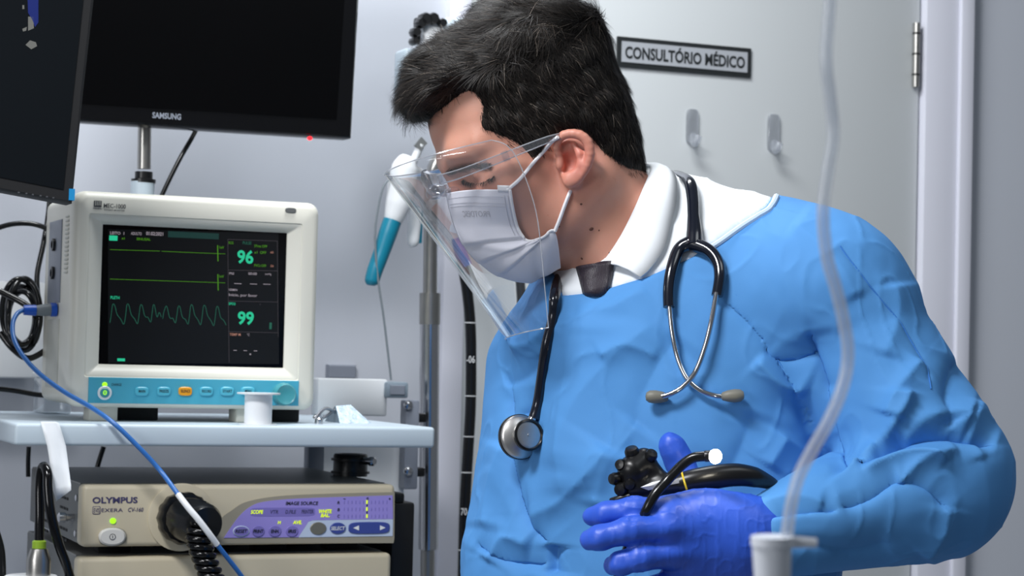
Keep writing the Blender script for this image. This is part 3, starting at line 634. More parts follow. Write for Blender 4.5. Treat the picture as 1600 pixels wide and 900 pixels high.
# cables behind the monitor
for i,(pts,r,lab) in enumerate([
    ([(0,455,.18),(30,470,.17),(50,482,.16),(70,488,.15)],.0042,'black cable entering the monitor side above the blue plug'),
    ([(-20,362,.25),(20,350,.25),(60,352,.25),(100,372,.26)],.0035,'black cable arching behind the monitor top left corner'),
    ([(80,270,.28),(76,330,.28),(68,380,.27),(58,430,.26),(60,470,.25)],.0035,'black cable dropping behind the dark screen to the coil'),
    ([(-20,606,.22),(20,610,.22),(62,617,.22),(100,618,.22)],.0035,'black cable running low behind the monitor'),
    ([(162,698,.38),(155,720,.38),(148,745,.38)],.0035,'short black cable hanging behind the shelf'),
    ([(45,698,.30),(44,720,.30),(44,745,.30)],.003,'thin black cable below the left end of the shelf'),
    ([(-6,830,-.06),(2,860,-.06),(4,900,-.06),(2,940,-.06)],.004,'black cable at the very left edge, beside the light source'),
    ([(0,520,.2),(20,545,.19),(45,560,.19),(75,545,.2)],.004,'black cable sagging below the coil')]):
    mk('black_cable',tube(kpath(pts,8),r,10),'black_rubber',None,label=lab,cat='cable',group='black cables around the cart')
cw=empty('coiled_cable',kp(36,540,.2),'bundle of coiled black cable hanging beside the monitor','cable')
for i in range(5):
    cx,cy=34+4*math.sin(i*2),492+5*math.cos(i*1.7); rx,ry=22+3*i%9,44+5*((i*3)%4)
    P=[kp(cx+rx*math.cos(t+i),cy+ry*math.sin(t+i)*.95,.19+.012*i+.01*math.sin(2*t)) for t in np.linspace(0,2*math.pi,24,endpoint=False)]
    mk('loop',tube(catmull(P,2,True),.0038,10,closed=True),'black_rubber',cw)
bx=empty('plastic_box',cart(fp(98,650,.28)[0],.28,ZS),'small translucent plastic box on the shelf behind the monitor','box')
q=rect(64,590,108,650,.26); mk('tub',kbox(q[0],q[1],.24,.32,ZS,q[3],.004),'clear_plastic',bx); mk('lid',kbox(q[0]-.002,q[1]+.002,.238,.322,q[3],q[3]+.006,.002),'white_plastic',bx)
q=rect(-60,440,64,590,.5); mk('wall_cabinet',join(kbox(q[0],q[1],.46,BW,q[2],q[3],.006)),'white_plastic',None,label='white wall-mounted case behind the coiled cable',cat='case')
# ------------------------------------------------------------------ dark screens
tv=empty('wall_screen',kp(330,216,.25),'large black flat screen with a glossy bezel, top left centre','screen')
mk('bezel',pp([(96,187),(549,216),(561,0),(573,-230),(80,-262)],.25,.285,.003),'black_gloss',tv)
mk('panel',pp([(100,160),(526,186),(538,0),(550,-205),(84,-236)],.2485,.252),'screen_black',tv,smooth=False)
mk('lettering',ktext('SAMSUNG',238,176.5,283,186,.2490,.03),'bracket_grey',tv,smooth=False)
mk('standby_light',pe(481,213,488,219,.249,.252),'led_red',tv)
mk('stand_tube',tube([kp(226,195,.30),kp(225,264,.30)],.0092,20),'brushed_steel',tv); mk('stand_collar',lathe([(.012,0),(.012,.009)],kp(224.5,279,.30),(0,0,1),24),'black_plastic',tv); mk('stand_rim',lathe([(.0165,0),(.0165,.005)],kp(224,286,.30),(0,0,1),24),'black_plastic',tv)
b1_=kp(223,284,.30); mk('stand_base',lathe([(.016,0),(.016,b1_[2]-ZS)],A(b1_[0],b1_[1],ZS),(0,0,1),24),'shelf_paint',tv)
mk('power_lead',tube(kpath([(310,195,.29),(300,215,.3),(280,250,.3),(254,303,.3),(240,340,.3)],6),.0032,10),'black_rubber',tv)
rs=empty('side_screen',kp(60,310,-.25),'dark flat screen tilted forward at the upper left corner','screen')
mk('case',pp([(113,318),(130,150),(147,0),(172,-230),(-260,-290),(-300,240)],-.26,-.225,.003),'black_matte',rs)
mk('panel',pp([(99,296),(114,150),(130,0),(154,-210),(-255,-265),(-290,220)],-.2612,-.25),'screen_haze',rs,smooth=False)
for i,x in enumerate((28,40,50,62,72,82)): mk('touch_key',pr(x,299.5+i*1.7,x+3,301.5+i*1.7,-.2608,-.25),'ink_grey',rs,smooth=False)
mk('mount_arm',tube([kp(-90,-20,-.226),kp(-100,-30,.1),kp(-110,-40,BW)],.018,16),'bracket_grey',rs)
mk('blue_sticker',pr(108,295,117,313,-.262,-.224),'tag_blue',rs)
for nm,poly,m in (('reflection_shape',[(43,-5),(60,-5),(60,35),(55,42),(50,30),(44,20)],'reflection_blue'),('reflection_shape',[(44,26),(52,26),(53,44),(44,48)],'reflection_pale'),('reflection_shape',[(35,45),(42,42),(41,48),(36,49)],'reflection_pale'),('reflection_shape',[(40,70),(47,63),(56,66),(58,72),(49,77)],'reflection_pale'),('reflection_shape',[(35,8),(38,8),(38,14),(35,14)],'reflection_pale')):
    mk('painted_reflection',pp(poly,-.2616,-.261),m,rs,smooth=False)  # reflection in the dark glass, painted on as faintly glowing flat shapes
# ------------------------------------------------------------------ instruments hanging by the pole
ih=empty('hanging_instrument',kp(600,440,.36),'white instrument with a teal handle hanging on the chrome pole','instrument')
mk('body',tube(catmull([kp(638,245,.34),kp(632,262,.34),kp(628,290,.34),kp(622,320,.34),kp(614,345,.34)],6),[.010,.019,.021,.019,.013],20),'white_plastic',ih)
mk('handle',tube(catmull([kp(613,345,.34),kp(606,365,.34),kp(596,395,.34),kp(586,422,.34),kp(581,440,.34),kp(580,446,.34)],6),[.0135,.0135,.012,.0115,.0105,.005],20),'teal_handle',ih)
mk('wire',tube(kpath([(618,275,.335),(600,290,.33),(590,330,.33),(586,370,.33),(590,430,.33),(600,500,.33),(611,594,.33)],6),.0016,8),'plug_grey',ih)
mk('hook_arm',tube([kp(640,262,.345),kp(672,285,.40)],.009,14),'white_plastic',ih)
mk('metal_snap',pp([(648,227),(659,214),(668,224),(657,235)],.335,.34),'case_grey',ih,smooth=False)
mk('snap_strap',tube([kp(658,225,.34),kp(645,255,.345)],.006,10),'white_plastic',ih)
h2=empty('pole_hanger',kp(645,388,.38),'white hanger paddle clipped to the chrome pole below the face shield','hanger')
mk('paddle',tube(catmull([kp(648,325,.37),kp(647,350,.37),kp(645,378,.37),kp(645,386,.37)],5),[.010,.010,.009,.004],16),'white_plastic',h2); mk('grip',tube([kp(657,330,.375),kp(655,380,.375)],.004,10),'teal_handle',h2)
h3=empty('scope_hanger',kp(668,165,.42),'white scope holder with black knobs on the wall, partly behind the head','holder')
mk('arm',kbox(*rect(632,75,664,165,.42)[:2],.42,.47,*rect(632,75,664,165,.42)[2:],.006,3),'shelf_paint',h3); mk('lobe',kbox(*rect(662,30,694,90,.40)[:2],.40,.45,*rect(662,30,694,90,.40)[2:],.008,3),'white_plastic',h3); mk('lobe',kbox(*rect(697,27,745,80,.40)[:2],.40,.45,*rect(697,27,745,80,.40)[2:],.008,3),'shelf_paint',h3)
for (x,y,r) in ((653,38,.008),(645,52,.0075),(643,66,.006),(660,32,.010),(672,31,.009),(686,38,.007)): mk('knob',lathe([(r*.7,0),(r,.003),(r,.016),(r*.8,.02)],kp(x,y,.41),-BK,18,ribs=(8,.06)),'black_plastic',h3)
mk('knob_plate',kbox(*rect(648,28,680,70,.42)[:2],.415,.43,*rect(648,28,680,70,.42)[2:],.004),'black_plastic',h3)
it=empty('insertion_tube',kp(724,930,.45),'long black endoscope tube with white depth marks hanging beside the door frame','tube')
path=kpath([(716,375,.45),(722,410,.45),(730,455,.45),(735,510,.45),(736,570,.45),(735,640,.45),(731,710,.45),(727,780,.45),(725,850,.45),(723,950,.45)],10)
mk('tube',tube(path,.0085,18),'black_rubber',it)
mk('blue_end',tube(kpath([(715,372,.449),(720,395,.449),(728,415,.449)],4),.0098,18),'blue_plug',it)
for y in (503,620,680,740,858): 
    i=int(np.argmin([abs(((lambda c:450-FPX*c[1]/-c[2])((p-CT)@CR))-y) for p in path])); mk('depth_mark',tube([path[i]-ZZ*.0006,path[i]+ZZ*.0006],.0088,18),'white_plastic',it)
mk('lettering',ktext('-06',729,556,742,567,.4412,.0),'white_plastic',it,smooth=False); mk('lettering',ktext('70-',720,794,733,805,.4412,.0),'white_plastic',it,smooth=False)
mk('hanging_tube',tube(kpath([(806,380,.45),(812,430,.45),(815,480,.45),(814,540,.45),(812,700,.45)],6),.0075,14),'black_rubber',None,label='second black tube hanging on the door, seen between the shield and the shoulder',cat='tube')
# ------------------------------------------------------------------ the doctor
mat('skin',(207,150,129),0.46,var=0.07,nscale=40,bump=0.12,bscale=1300,sss=0.25,attr='tint')
mat('hair_cap',(12,10,9),0.8,var=0.2,nscale=60,spec=0.1)
mat('gown_fabric',(82,145,208),0.72,var=0.03,nscale=7,bump=0.10,bscale=1500,spec=0.25)
mat('gown_seam',(62,124,198),0.75,var=0.03,spec=0.2)
mat('gown_edge',(206,224,240),0.75,var=0.03)
mat('shirt_cotton',(236,240,244),0.75,var=0.02,bump=0.05,bscale=1500,spec=0.25)
mat('mask_paper',(226,226,236),0.8,var=0.02,nscale=20,bump=0.10,bscale=1500,spec=0.2)
mat('mask_strap',(240,240,244),0.7,var=0.02)
mat('mask_print',(188,187,196),0.8)
mat('glove_nitrile',(50,94,212),0.42,var=0.06,nscale=40,bump=0.10,bscale=600)
mat('trousers',(34,38,48),0.8); mat('shoe_leather',(20,18,17),0.4)
mat('eartip_grey',(120,118,108),0.5,var=0.05); mat('tube_navy',(16,20,32),0.18,var=0.05,coat=0.3)
mat('disc_steel',(200,198,196),0.36,metal=1.0,var=0.10,nscale=90)
mat('yellow_ring',(228,196,40),0.4); mat('label_silver',(178,180,184),0.3,metal=0.5,var=0.05); mat('iv_white',(226,230,238),0.35,var=0.02)
mat('mole',(96,58,46),0.6)
screen_mat('tip_glow',(255,246,226),60.0)
thin_plastic('shield_film',(0.965,0.972,0.98),0.04,haze=0.045,rough=0.04)
thin_plastic('shield_edge',(0.88,0.90,0.93),0.30,haze=0.35,rough=0.10)
thin_plastic('frame_clear',(0.93,0.94,0.965),0.10,haze=0.04,rough=0.06)
thin_plastic('iv_clear',(0.88,0.90,0.93),0.08,haze=0.30,rough=0.15)
# tie weave
m=mat('tie_silk',(44,36,46),0.45,var=0.1); nt=m.node_tree; wv=nt.nodes.new('ShaderNodeTexWave'); wv.inputs['Scale'].default_value=260; wv.inputs['Distortion'].default_value=2
tcn=[n for n in nt.nodes if n.type=='TEX_COORD'][0]; nt.links.new(tcn.outputs['Object'],wv.inputs['Vector']); bpn=nt.nodes.new('ShaderNodeBump'); bpn.inputs['Strength'].default_value=.5; bpn.inputs['Distance'].default_value=.001
nt.links.new(wv.outputs['Fac'],bpn.inputs['Height']); nt.links.new(bpn.outputs['Normal'],nt.nodes['Principled BSDF'].inputs['Normal'])
# hair strands: colour by strand
m=bpy.data.materials.new('hair_strand'); m.use_nodes=True; nt=m.node_tree; gi=nt.nodes.new('ShaderNodeNewGeometry'); rp=nt.nodes.new('ShaderNodeValToRGB')
rp.color_ramp.elements[0].color=(*lin((12,10,9)),1); rp.color_ramp.elements[1].color=(*lin((132,122,112)),1); rp.color_ramp.elements[0].position=.0
e=rp.color_ramp.elements.new(.90); e.color=(*lin((36,30,26)),1); e=rp.color_ramp.elements.new(.965); e.color=(*lin((76,66,58)),1)
nt.links.new(gi.outputs['Random Per Island'],rp.inputs[0]); nt.links.new(rp.outputs[0],nt.nodes['Principled BSDF'].inputs['Base Color']); nt.nodes['Principled BSDF'].inputs['Roughness'].default_value=.5; nt.nodes['Principled BSDF'].inputs['Specular IOR Level'].default_value=.3; MATS['hair_strand']=m
# gown weave: fine twill bump over the noise
m=MATS['gown_fabric']; nt=m.node_tree

def nz(v): v=np.asarray(v,float); return v/np.linalg.norm(v)
def sst(a,b,x): t=np.clip((x-a)/(b-a),0,1); return t*t*(3-2*t)
F0=nz(A(-.89,-.455,0)); HU=nz(A(-.455,.89,0)); yaw=math.radians(10)
HF=math.cos(yaw)*F0+math.sin(yaw)*A(0,0,1); HLt=np.cross(HU,HF); HR=np.array([HF,HU,HLt]); H0=Q(835,165,0)
def HL(f,u,l=0.0): return H0+f*HF+u*HU+l*HLt
def core_sdf(p):
    d=s_ell(p,HL(.013,.0,0),HR,(.085,.078,.073))
    d=smin(d,s_ell(p,HL(-.022,.016,0),HR,(.054,.066,.068)),.02)
    d=smin(d,s_ell(p,HL(-.024,-.025,0),HR,(.052,.062,.064)),.02)
    d=smin(d,s_ell(p,HL(.046,.008,0),HR,(.052,.056,.060)),.02)
    d=smin(d,s_ell(p,HL(.044,-.058,0),HR,(.054,.074,.058)),.025)
    d=smin(d,s_cone(p,Q(908,280,-.004),Q(985,425,-.016),.056,.062),.03)
    return d
hx=[Q(874,246,.072),Q(870,230,.076),Q(875,215,.079),Q(889,209,.082),Q(906,211,.084),Q(918,222,.084),Q(922,240,.083),Q(918,258,.081),Q(910,272,.078),Q(902,281,.076)]
HXC=catmull(hx,2); HXR=np.interp(np.linspace(0,9,len(HXC)),np.arange(10),[.0026,.0032,.0036,.0038,.004,.0042,.004,.0036,.0034,.0034])
def ear_sdf(p):
    d=s_ell(p,Q(898,249,.066),np.array([nz(A(1,0,-.35)),A(0,1,0),nz(A(.35,0,1))]),(.0165,.0255,.0075))
    d=smax(d,-s_ell(p,Q(889,256,.078),np.eye(3),(.0092,.0130,.0125)),.004)
    d=smax(d,-s_ell(p,Q(899,236,.080),np.eye(3),(.0095,.0105,.0060)),.004)
    d=smin(d,s_chain(p,HXC,HXR,.002),.004)
    d=smin(d,s_chain(p,[Q(897,226,.075),Q(906,240,.078),Q(908,256,.078),Q(900,270,.077)],[.0025,.0032,.0034,.003],.003),.004)
    d=smin(d,s_ell(p,Q(892,281,.074),np.eye(3),(.0072,.0078,.0052)),.006)
    d=smin(d,s_ell(p,Q(875,256,.071),np.eye(3),(.0040,.0055,.0042)),.004)
    return d
def body_sdf(p):
    d=core_sdf(p)
    for s in (1,-1):
        d=smin(d,s_cone(p,HL(-.002,-.092,s*.046),HL(.064,-.122,s*.014),.024,.018),.02)
        d=smin(d,s_ell(p,HL(.060,-.054,s*.040),HR,(.024,.022,.020)),.02)
        d=smin(d,s_chain(p,[HL(.074,-.012,s*.050),HL(.089,-.011,s*.034),HL(.094,-.016,s*.012)],[.009,.012,.011],.01),.014)
    d=smin(d,s_ell(p,HL(.074,-.120,0),HR,(.018,.018,.02)),.02)
    d=smin(d,s_chain(p,[HL(.092,-.016,0),HL(.098,-.036,0),HL(.105,-.062,0)],[.011,.008,.010],.008),.012)
    for s in (1,-1):
        d=smax(d,-s_ell(p,HL(.104,-.034,s*.034),HR,(.016,.010,.016)),.016)
        d=smin(d,s_ell(p,HL(.0765,-.0355,s*.0325),HR,(.0135,.0125,.0145)),.003)
    d=smin(d,ear_sdf(p),.007)
    d=smin(d,s_cone(p,Q(985,450,-.03),Q(1160,490,-.02),.045,.04),.03)
    d=smin(d,s_cone(p,Q(975,460,-.03),Q(900,560,-.09),.045,.04),.03)
    return d
lo=Q(640,520,0)-A(.0,0,.16); hi=Q(1230,-10,0)+A(0,0,.12)
Pb,Fb=mesh_sdf(body_sdf,np.minimum(lo,hi),np.maximum(lo,hi),.0026,1); Pb,Fb=subdiv(Pb,Fb); Pb=project(body_sdf,project(body_sdf,Pb))
person=empty('person',np.append(W(1030,900,1.98)[:2],0),'doctor in a blue surgical gown, white mask and face shield looking down to the left','person')
px=topx(Pb); tint=np.ones((len(Pb),3))
def blob(cx,cy,rx,ry): return np.exp(-(((px[:,0]-cx)/rx)**2+((px[:,1]-cy)/ry)**2))
red=np.clip(.9*blob(900,250,34,48)+.35*blob(770,330,60,45)+.25*blob(700,290,30,30),0,1)[:,None]
tint=tint*(1-red*np.array([[.0,.30,.26]]))
stub=np.clip(blob(870,395,70,45)*.5+blob(905,400,60,40)*.3,0,.5)[:,None]; tint=tint*(1-stub*np.array([[.22,.16,.10]]))
frec=(vnoise(Pb*420,3)>.72)*np.clip(vnoise(Pb*60,5)+.3,0,1)*.12; tint=tint*(1-frec[:,None]*np.array([[.6,.9,1.0]]))
mk('body',(CW(Pb),Fb),'skin',person,angle=180,col=tint)
for x,y,r in ((924,358,.0022),(873,354,.0013),(908,319,.0012),(936,360,.0009),(909,404,.0013),(952,395,.0009)):
    c=march(body_sdf,x,y); n=grad(body_sdf,c[None])[0]; xx,yy,zz=frame(n); mk('mole',(CW(ellips(c,(xx,yy,zz),(r,r*.8,r*.35),12,6)[0]),ellips(c,(xx,yy,zz),(r,r*.8,r*.35),12,6)[1]),'mole',person)
# hair
hl_px=[(615,150),(640,172),(668,181),(700,162),(733,142),(751,166),(748,204),(775,213),(805,227),(820,245),(835,260),(848,240),(860,222),(882,212),(906,208),(924,218),(934,238),(948,252),(974,260),(1002,262),(1040,262),(1080,-80),(590,-80)]
def to_fu(x,y,l=.066):
    r=cpt(x,y,1.0); t=np.dot(H0+l*HLt,HLt)/np.dot(r,HLt); q=r*t-H0; return np.dot(q,HF),np.dot(q,HU)
HP=np.array([to_fu(x,y) for x,y in [*[tuple(v) for v in catmull([A(*v) for v in hl_px[:-2]],3)],*hl_px[-2:]]])
def poly_sd(fu,PL):
    d=np.full(len(fu),1e9); s=np.ones(len(fu)); n=len(PL)
    for i in range(n):
        a=PL[i]; b=PL[i-1]; e=b-a; w_=fu-a; t=np.clip((w_@e)/(e@e),0,1); dd=w_-t[:,None]*e; d=np.minimum(d,(dd*dd).sum(1))
        c1=fu[:,1]>=a[1]; c2=fu[:,1]<b[1]; c3=e[0]*w_[:,1]>e[1]*w_[:,0]
        flip=(c1&c2&c3)|(~c1&~c2&~c3); s=np.where(flip,-s,s)
    return s*np.sqrt(d)
def hair_sdf(p):
    q=(p-H0)@HR.T; ins=-poly_sd(q[:,:2],HP)
    t=.0065+.016*sst(-.01,.06,q[:,1])+.005*sst(.035,.10,q[:,0])*sst(.01,.06,q[:,1])
    t=t+.0035*vnoise(q*np.array([38,60,38]),1)*sst(.0,.05,q[:,1])+.0012*vnoise(q*130,2)
    return core_sdf(p)-t*np.clip((ins-.002)/.014,0,1)+.003*np.clip(-ins/.01,0,1)+.0005
lo=Q(610,290,0)-A(0,0,.12); hi=Q(1040,-40,0)+A(0,0,.12)
Ph,Fh=mesh_sdf(hair_sdf,np.minimum(lo,hi),np.maximum(lo,hi),.003,1)
iv_=-poly_sd(((Ph-H0)@HR.T)[:,:2],HP); Fh=Fh[(iv_[Fh].max(1)>-.005)]; us,inv_=np.unique(Fh,return_inverse=True); Ph=Ph[us]; Fh=inv_.reshape(-1,4)
hair=mk('hair',(CW(Ph),Fh),'hair_cap',person,angle=180,label='short dark brown hair')
# strands as fine tapered ribbons following the combing
tri=Ph[Fh]; cen=tri.mean(1); n1=np.cross(tri[:,2]-tri[:,0],tri[:,3]-tri[:,1]); ar=np.linalg.norm(n1,axis=1); nn=n1/(ar[:,None]+1e-12)
q=(cen-H0)@HR.T; ins=-poly_sd(q[:,:2],HP); okk=np.where((q[:,0]<.055)&(np.abs(q[:,2])>.03),(ins>-.004)*np.clip((ins+.004)/.006,0.15,1),ins>.001)
NS=40000; pick=RNG.choice(len(cen),NS,p=ar*okk*np.where(cen[:,2]-H0[2]>-.03,1,.35)/np.sum(ar*okk*np.where(cen[:,2]-H0[2]>-.03,1,.35)))
jit=RNG.random((NS,2,1)); c=tri[pick,0]+(tri[pick,1]-tri[pick,0])*jit[:,0]+(tri[pick,3]-tri[pick,0])*jit[:,1]; nr=nn[pick]; ql=q[pick]; c=c+nr*(.0034*np.clip(-(ins[pick]-.002)/.008,0,1))[:,None]
top=sst(.015,.06,ql[:,1])[:,None]; fr=sst(.03,.09,ql[:,0])[:,None]
side=A(.48,-.85,0)[None]; tp_=A(-.75,.18,0)[None]; frd=A(-.80,-.30,0)[None]
dr_=side*(1-top)+top*(tp_*(1-fr)+frd*fr)
tem=(sst(.02,.05,ql[:,0])*(1-sst(.02,.05,ql[:,1])))[:,None]; dr_=dr_*(1-.6*tem)+.6*tem*A(.55,-.8,0)
dr_=dr_+.22*RNG.normal(size=(NS,3))*np.array([1,1,.5])+(.35+.55*top)*np.stack([vnoise(c*38,11),vnoise(c*38,12),vnoise(c*38,13)],1)
dr_=dr_-nr*(dr_*nr).sum(1,keepdims=True); dr_/=np.linalg.norm(dr_,axis=1,keepdims=True)
ln=(.011+.012*top[:,0]+.006*RNG.random(NS))*np.clip((ins[pick])/.012,.55,1); lift=(.20+.16*RNG.random(NS)+.06*top[:,0])
wv_=np.cross(dr_,nr); wd=(.00018+.00014*RNG.random(NS))
V=[];K=4
for k in range(K):
    t=k/(K-1); ctr=c-nr*.0004+dr_*(ln*t)[:,None]+nr*(ln*(lift*t*1.0-(lift*.75)*t*t)*1.3)[:,None]
    w_=(wd*(1-.8*t))[:,None]; V.append(ctr-wv_*w_); V.append(ctr+wv_*w_)
V=np.stack(V,1); Vs=V.reshape(-1,3); base=(np.arange(NS)*2*K)[:,None]
Fs=np.concatenate([base+np.array([[2*k,2*k+1,2*k+3,2*k+2]]) for k in range(K-1)])
hs=mk('hair_strands',(CW(Vs),Fs),'hair_strand',hair,angle=180,kind='stuff')
# eyebrow and lashes
def strands(name,pts,rpx,n,ln,dirp,par,wd=.0003,off=.0010):
    P=catmull([A(*p) for p in pts],10); S=P[RNG.integers(0,len(P),n)]+RNG.normal(size=(n,2))*rpx*.5
    C0=march_many(body_sdf,S,1.75,2.05,.0003); NR=grad(body_sdf,C0); V=[];F=[]
    for c0,nr in zip(C0,NR):
        d=nz(A(dirp[0]+random.gauss(0,.25),dirp[1]+random.gauss(0,.25),0)); d=nz(d-nr*np.dot(d,nr)); s_=np.cross(d,nr)*wd; b=len(V)
        for t in (0,.5,1): m_=c0+d*ln*t+nr*(off+.001*math.sin(3*t)); V += [m_-s_*(1-.7*t),m_+s_*(1-.7*t)]
        F += [(b,b+1,b+3,b+2),(b+2,b+3,b+5,b+4)]
    return mk(name,(CW(np.array(V)),F),'hair_strand',par,angle=180,kind='stuff')
strands('eyebrow',[(698,268),(712,263),(728,259),(746,258),(762,261)],4.0,420,.006,(.95,.12),person)
strands('eyelashes',[(724,281),(736,286),(750,286),(764,281),(773,276)],1.6,130,.0045,(-.35,-.85),person,.00025)

# ---------------------------------------------------------------- gown, shirt, tie
TA=nz(A(.77,.16,.60)); TU=nz(A(-.05,1,.05)-TA*np.dot(A(-.05,1,.05),TA)); TN=np.cross(TA,TU); TR=np.array([TA,TU,TN])
def trunk(p):
    d=s_ell(p,Q(1060,655,-.035),TR,(.168,.235,.130))
    d=smin(d,s_ell(p,Q(1010,930,-.03),TR,(.180,.27,.140)),.06)
    d=smin(d,s_cone(p,Q(893,597,-.11),Q(1283,478,.05),.070,.076),.06)
    d=smin(d,s_cone(p,Q(928,532,-.002),Q(1010,515,.010),.062,.064),.03)
    d=smin(d,s_cone(p,Q(1012,392,-.035),Q(1215,415,.0),.062,.060),.05)
    return d
def arms(p):
    d=smin(s_cone(p,Q(893,597,-.11),Q(838,880,-.03),.072,.066),s_cone(p,Q(838,880,-.03),Q(790,1085,.03),.066,.042),.03)
    l=smin(s_cone(p,Q(1286,482,.05),Q(1456,735,.10),.077,.071),s_cone(p,Q(1456,750,.10),Q(1205,838,.185),.073,.037),.008)
    return d,l
NL=np.array([(600,405),(862,425),(872,436),(878,462),(930,457),(1010,433),(1080,403),(1150,354),(1198,322),(1213,297),(1226,262),(1290,120)],float)
def above(p):
    q=topx(p); yl=np.interp(q[:,0],NL[:,0],NL[:,1]); return (yl-q[:,1])/1650*.85
def gown_solid(p):
    d=trunk(p); r,l=arms(p); y=topx(p)[:,1]; d=smin(d,r,.012+.03*(1-sst(520,640,y))); d=smin(d,l,.006+.035*(1-sst(430,560,y))); return d
def gown_sdf(p):
    q=topx(p); d=smax(gown_solid(p),above(p),.004); d=smax(d,(1140-q[:,0])/1750,.01) if False else d
    cuff=A(-1,.06,0); 
    return d
FOLDS=[ # (polyline in photo px, height m, width px one side, width px other side)
 ([(1121,459),(1176,507),(1224,576),(1251,624),(1270,680)],-.0035,9,26),
 ([(1307,383),(1369,459),(1437,555),(1450,600)],-.0012,3,5),
 ([(1265,515),(1289,604),(1307,686),(1334,721)],-.016,20,26),
 ([(1288,600),(1300,680),(1330,716),(1372,700)],.007,10,16),
 ([(1334,722),(1403,690),(1486,677),(1561,693)],-.014,10,14),
 ([(1330,706),(1378,682),(1412,640),(1420,610)],.008,9,22),
 ([(1345,735),(1400,712),(1450,708),(1480,722)],.006,8,14),
 ([(1403,686),(1440,655),(1490,642),(1520,650)],.006,16,18),
 ([(1313,793),(1360,775),(1403,748),(1450,760),(1482,795)],-.006,8,18),
 ([(1403,745),(1440,720),(1500,700)],.005,12,12),
 ([(1165,812),(1230,800),(1313,795)],-.004,5,14),
 ([(1170,790),(1240,775),(1290,782)],.003,10,10),
 ([(1180,860),(1260,850),(1330,865),(1400,850)],-.004,12,20),
 ([(1480,790),(1470,830),(1440,870)],.005,14,16),
 ([(1500,560),(1480,620),(1490,660)],-.006,14,26),
 ([(1535,625),(1522,670),(1535,720)],.003,14,14),
 ([(1440,560),(1400,610),(1385,650)],.006,16,30),
 ([(1395,440),(1400,500),(1380,560)],.004,24,30),
 ([(1180,560),(1220,600),(1262,612)],.006,14,22),
 ([(1195,545),(1235,560),(1268,548)],-.006,10,18),
 ([(1235,350),(1300,400),(1340,470)],.003,18,30),
 ([(1030,500),(960,560),(900,640),(870,740)],.004,30,60),
 ([(905,480),(890,580),(880,680),(885,780)],.005,24,60),
 ([(1060,520),(1000,620),(985,720)],-.004,40,50),
 ([(1180,640),(1150,720),(1120,760)],-.004,30,40),
 ([(1230,680),(1200,730)],.004,20,20),
 ([(868,470),(850,540),(835,620),(800,655)],-.006,8,22),
 ([(795,598),(796,660),(806,740),(822,800),(858,850)],-.010,9,30),
 ([(858,850),(856,900)],-.010,10,20),
 ([(822,800),(870,790),(930,740),(960,700)],.006,20,40),
 ([(760,880),(790,840),(830,850)],.006,16,20),
 ([(745,845),(790,870),(850,880)],-.006,12,20),
 ([(800,545),(835,535),(862,500)],.005,12,18),
 ([(785,600),(815,590),(850,560)],-.004,10,18),
 ([(790,690),(770,760),(760,830)],.005,20,24),
 ([(1010,445),(960,480),(900,490)],.002,14,22),
 ([(940,560),(980,540),(1030,560)],.0025,10,16),
 ([(1000,660),(960,720),(930,800)],.004,26,36),
]
OVER={2:-.009,4:-.009,8:-.006,10:-.004,19:-.006,26:-.004,27:-.008,31:-.005,0:-.003}   # one side of the crease laps over it
def fold_disp(P,N,vec=False):
    q=topx(P); out=np.zeros(len(P)); face=sst(-.15,.25,(N*(-P/np.linalg.norm(P,axis=1,keepdims=True))).sum(1)); sh=np.zeros((len(P),3))
    for fi,(pts,amp,w1,w2) in enumerate(FOLDS):
        C=catmull([A(*x) for x in pts],4); best=np.full(len(P),1e9); sg=np.ones(len(P)); tt=np.zeros(len(P)); m=len(C)-1; near=np.zeros((len(P),2))
        lo_,hi_=C.min(0)-150,C.max(0)+150; sel=np.where((q[:,0]>lo_[0])&(q[:,0]<hi_[0])&(q[:,1]>lo_[1])&(q[:,1]<hi_[1]))[0]
        if not len(sel): continue
        qs=q[sel]; best=np.full(len(sel),1e9); sg=np.ones(len(sel)); tt=np.zeros(len(sel)); near=np.zeros((len(sel),2))
        for i in range(m):
            a,b=C[i],C[i+1]; e=b-a; w_=qs-a; t=np.clip((w_@e)/(e@e+1e-9),0,1); dd=w_-t[:,None]*e; d2=(dd*dd).sum(1); up=d2<best
            best=np.where(up,d2,best); sg=np.where(up,np.sign(e[0]*w_[:,1]-e[1]*w_[:,0]),sg); tt=np.where(up,(i+t)/m,tt); near=np.where(up[:,None],-dd,near)
        d=np.sqrt(best); wl=np.where(sg>0,w1,w2); prof=np.exp(-(d/wl)**1.15); end=sst(0,.14,tt)*sst(0,.14,1-tt)
        out[sel]+=1.5*amp*prof*(.10+.90*end)
        if fi in OVER:
            o=OVER[fi]; side=(sg*np.sign(o)>0); k=abs(o)*np.exp(-(d/22)**2)*end*side; u=near/(d[:,None]+1e-6); sh[sel]+=np.stack([u[:,0]*k,-u[:,1]*k,k*.5],1)
    q3=P*np.array([1,1,1.0])
    out+=.0012*vnoise(q3*np.array([26,15,20])+vnoise(q3*9,8)[:,None],21)+.0006*vnoise(q3*np.array([40,60,40])+2*vnoise(q3*14,9)[:,None],22)
    rdg=1-np.abs(vnoise(q3*np.array([30,22,26])+1.5*vnoise(q3*11,4)[:,None],31)); out+=.0011*(rdg**8)
    wgt=np.clip(face+.25,0,1)
    return (out*wgt,sh*np.clip(face,0,1)[:,None]) if vec else out*wgt
lo=A(*np.minimum(Q(720,1010,-.24),Q(740,1010,-.24))); hi=Q(1620,250,.24)
lo=np.array([Q(715,0,0)[0]-.01,Q(0,1165,0)[1],-2.22]); hi=np.array([Q(1600,0,.05)[0]+.02,Q(0,260,0)[1],-1.66])
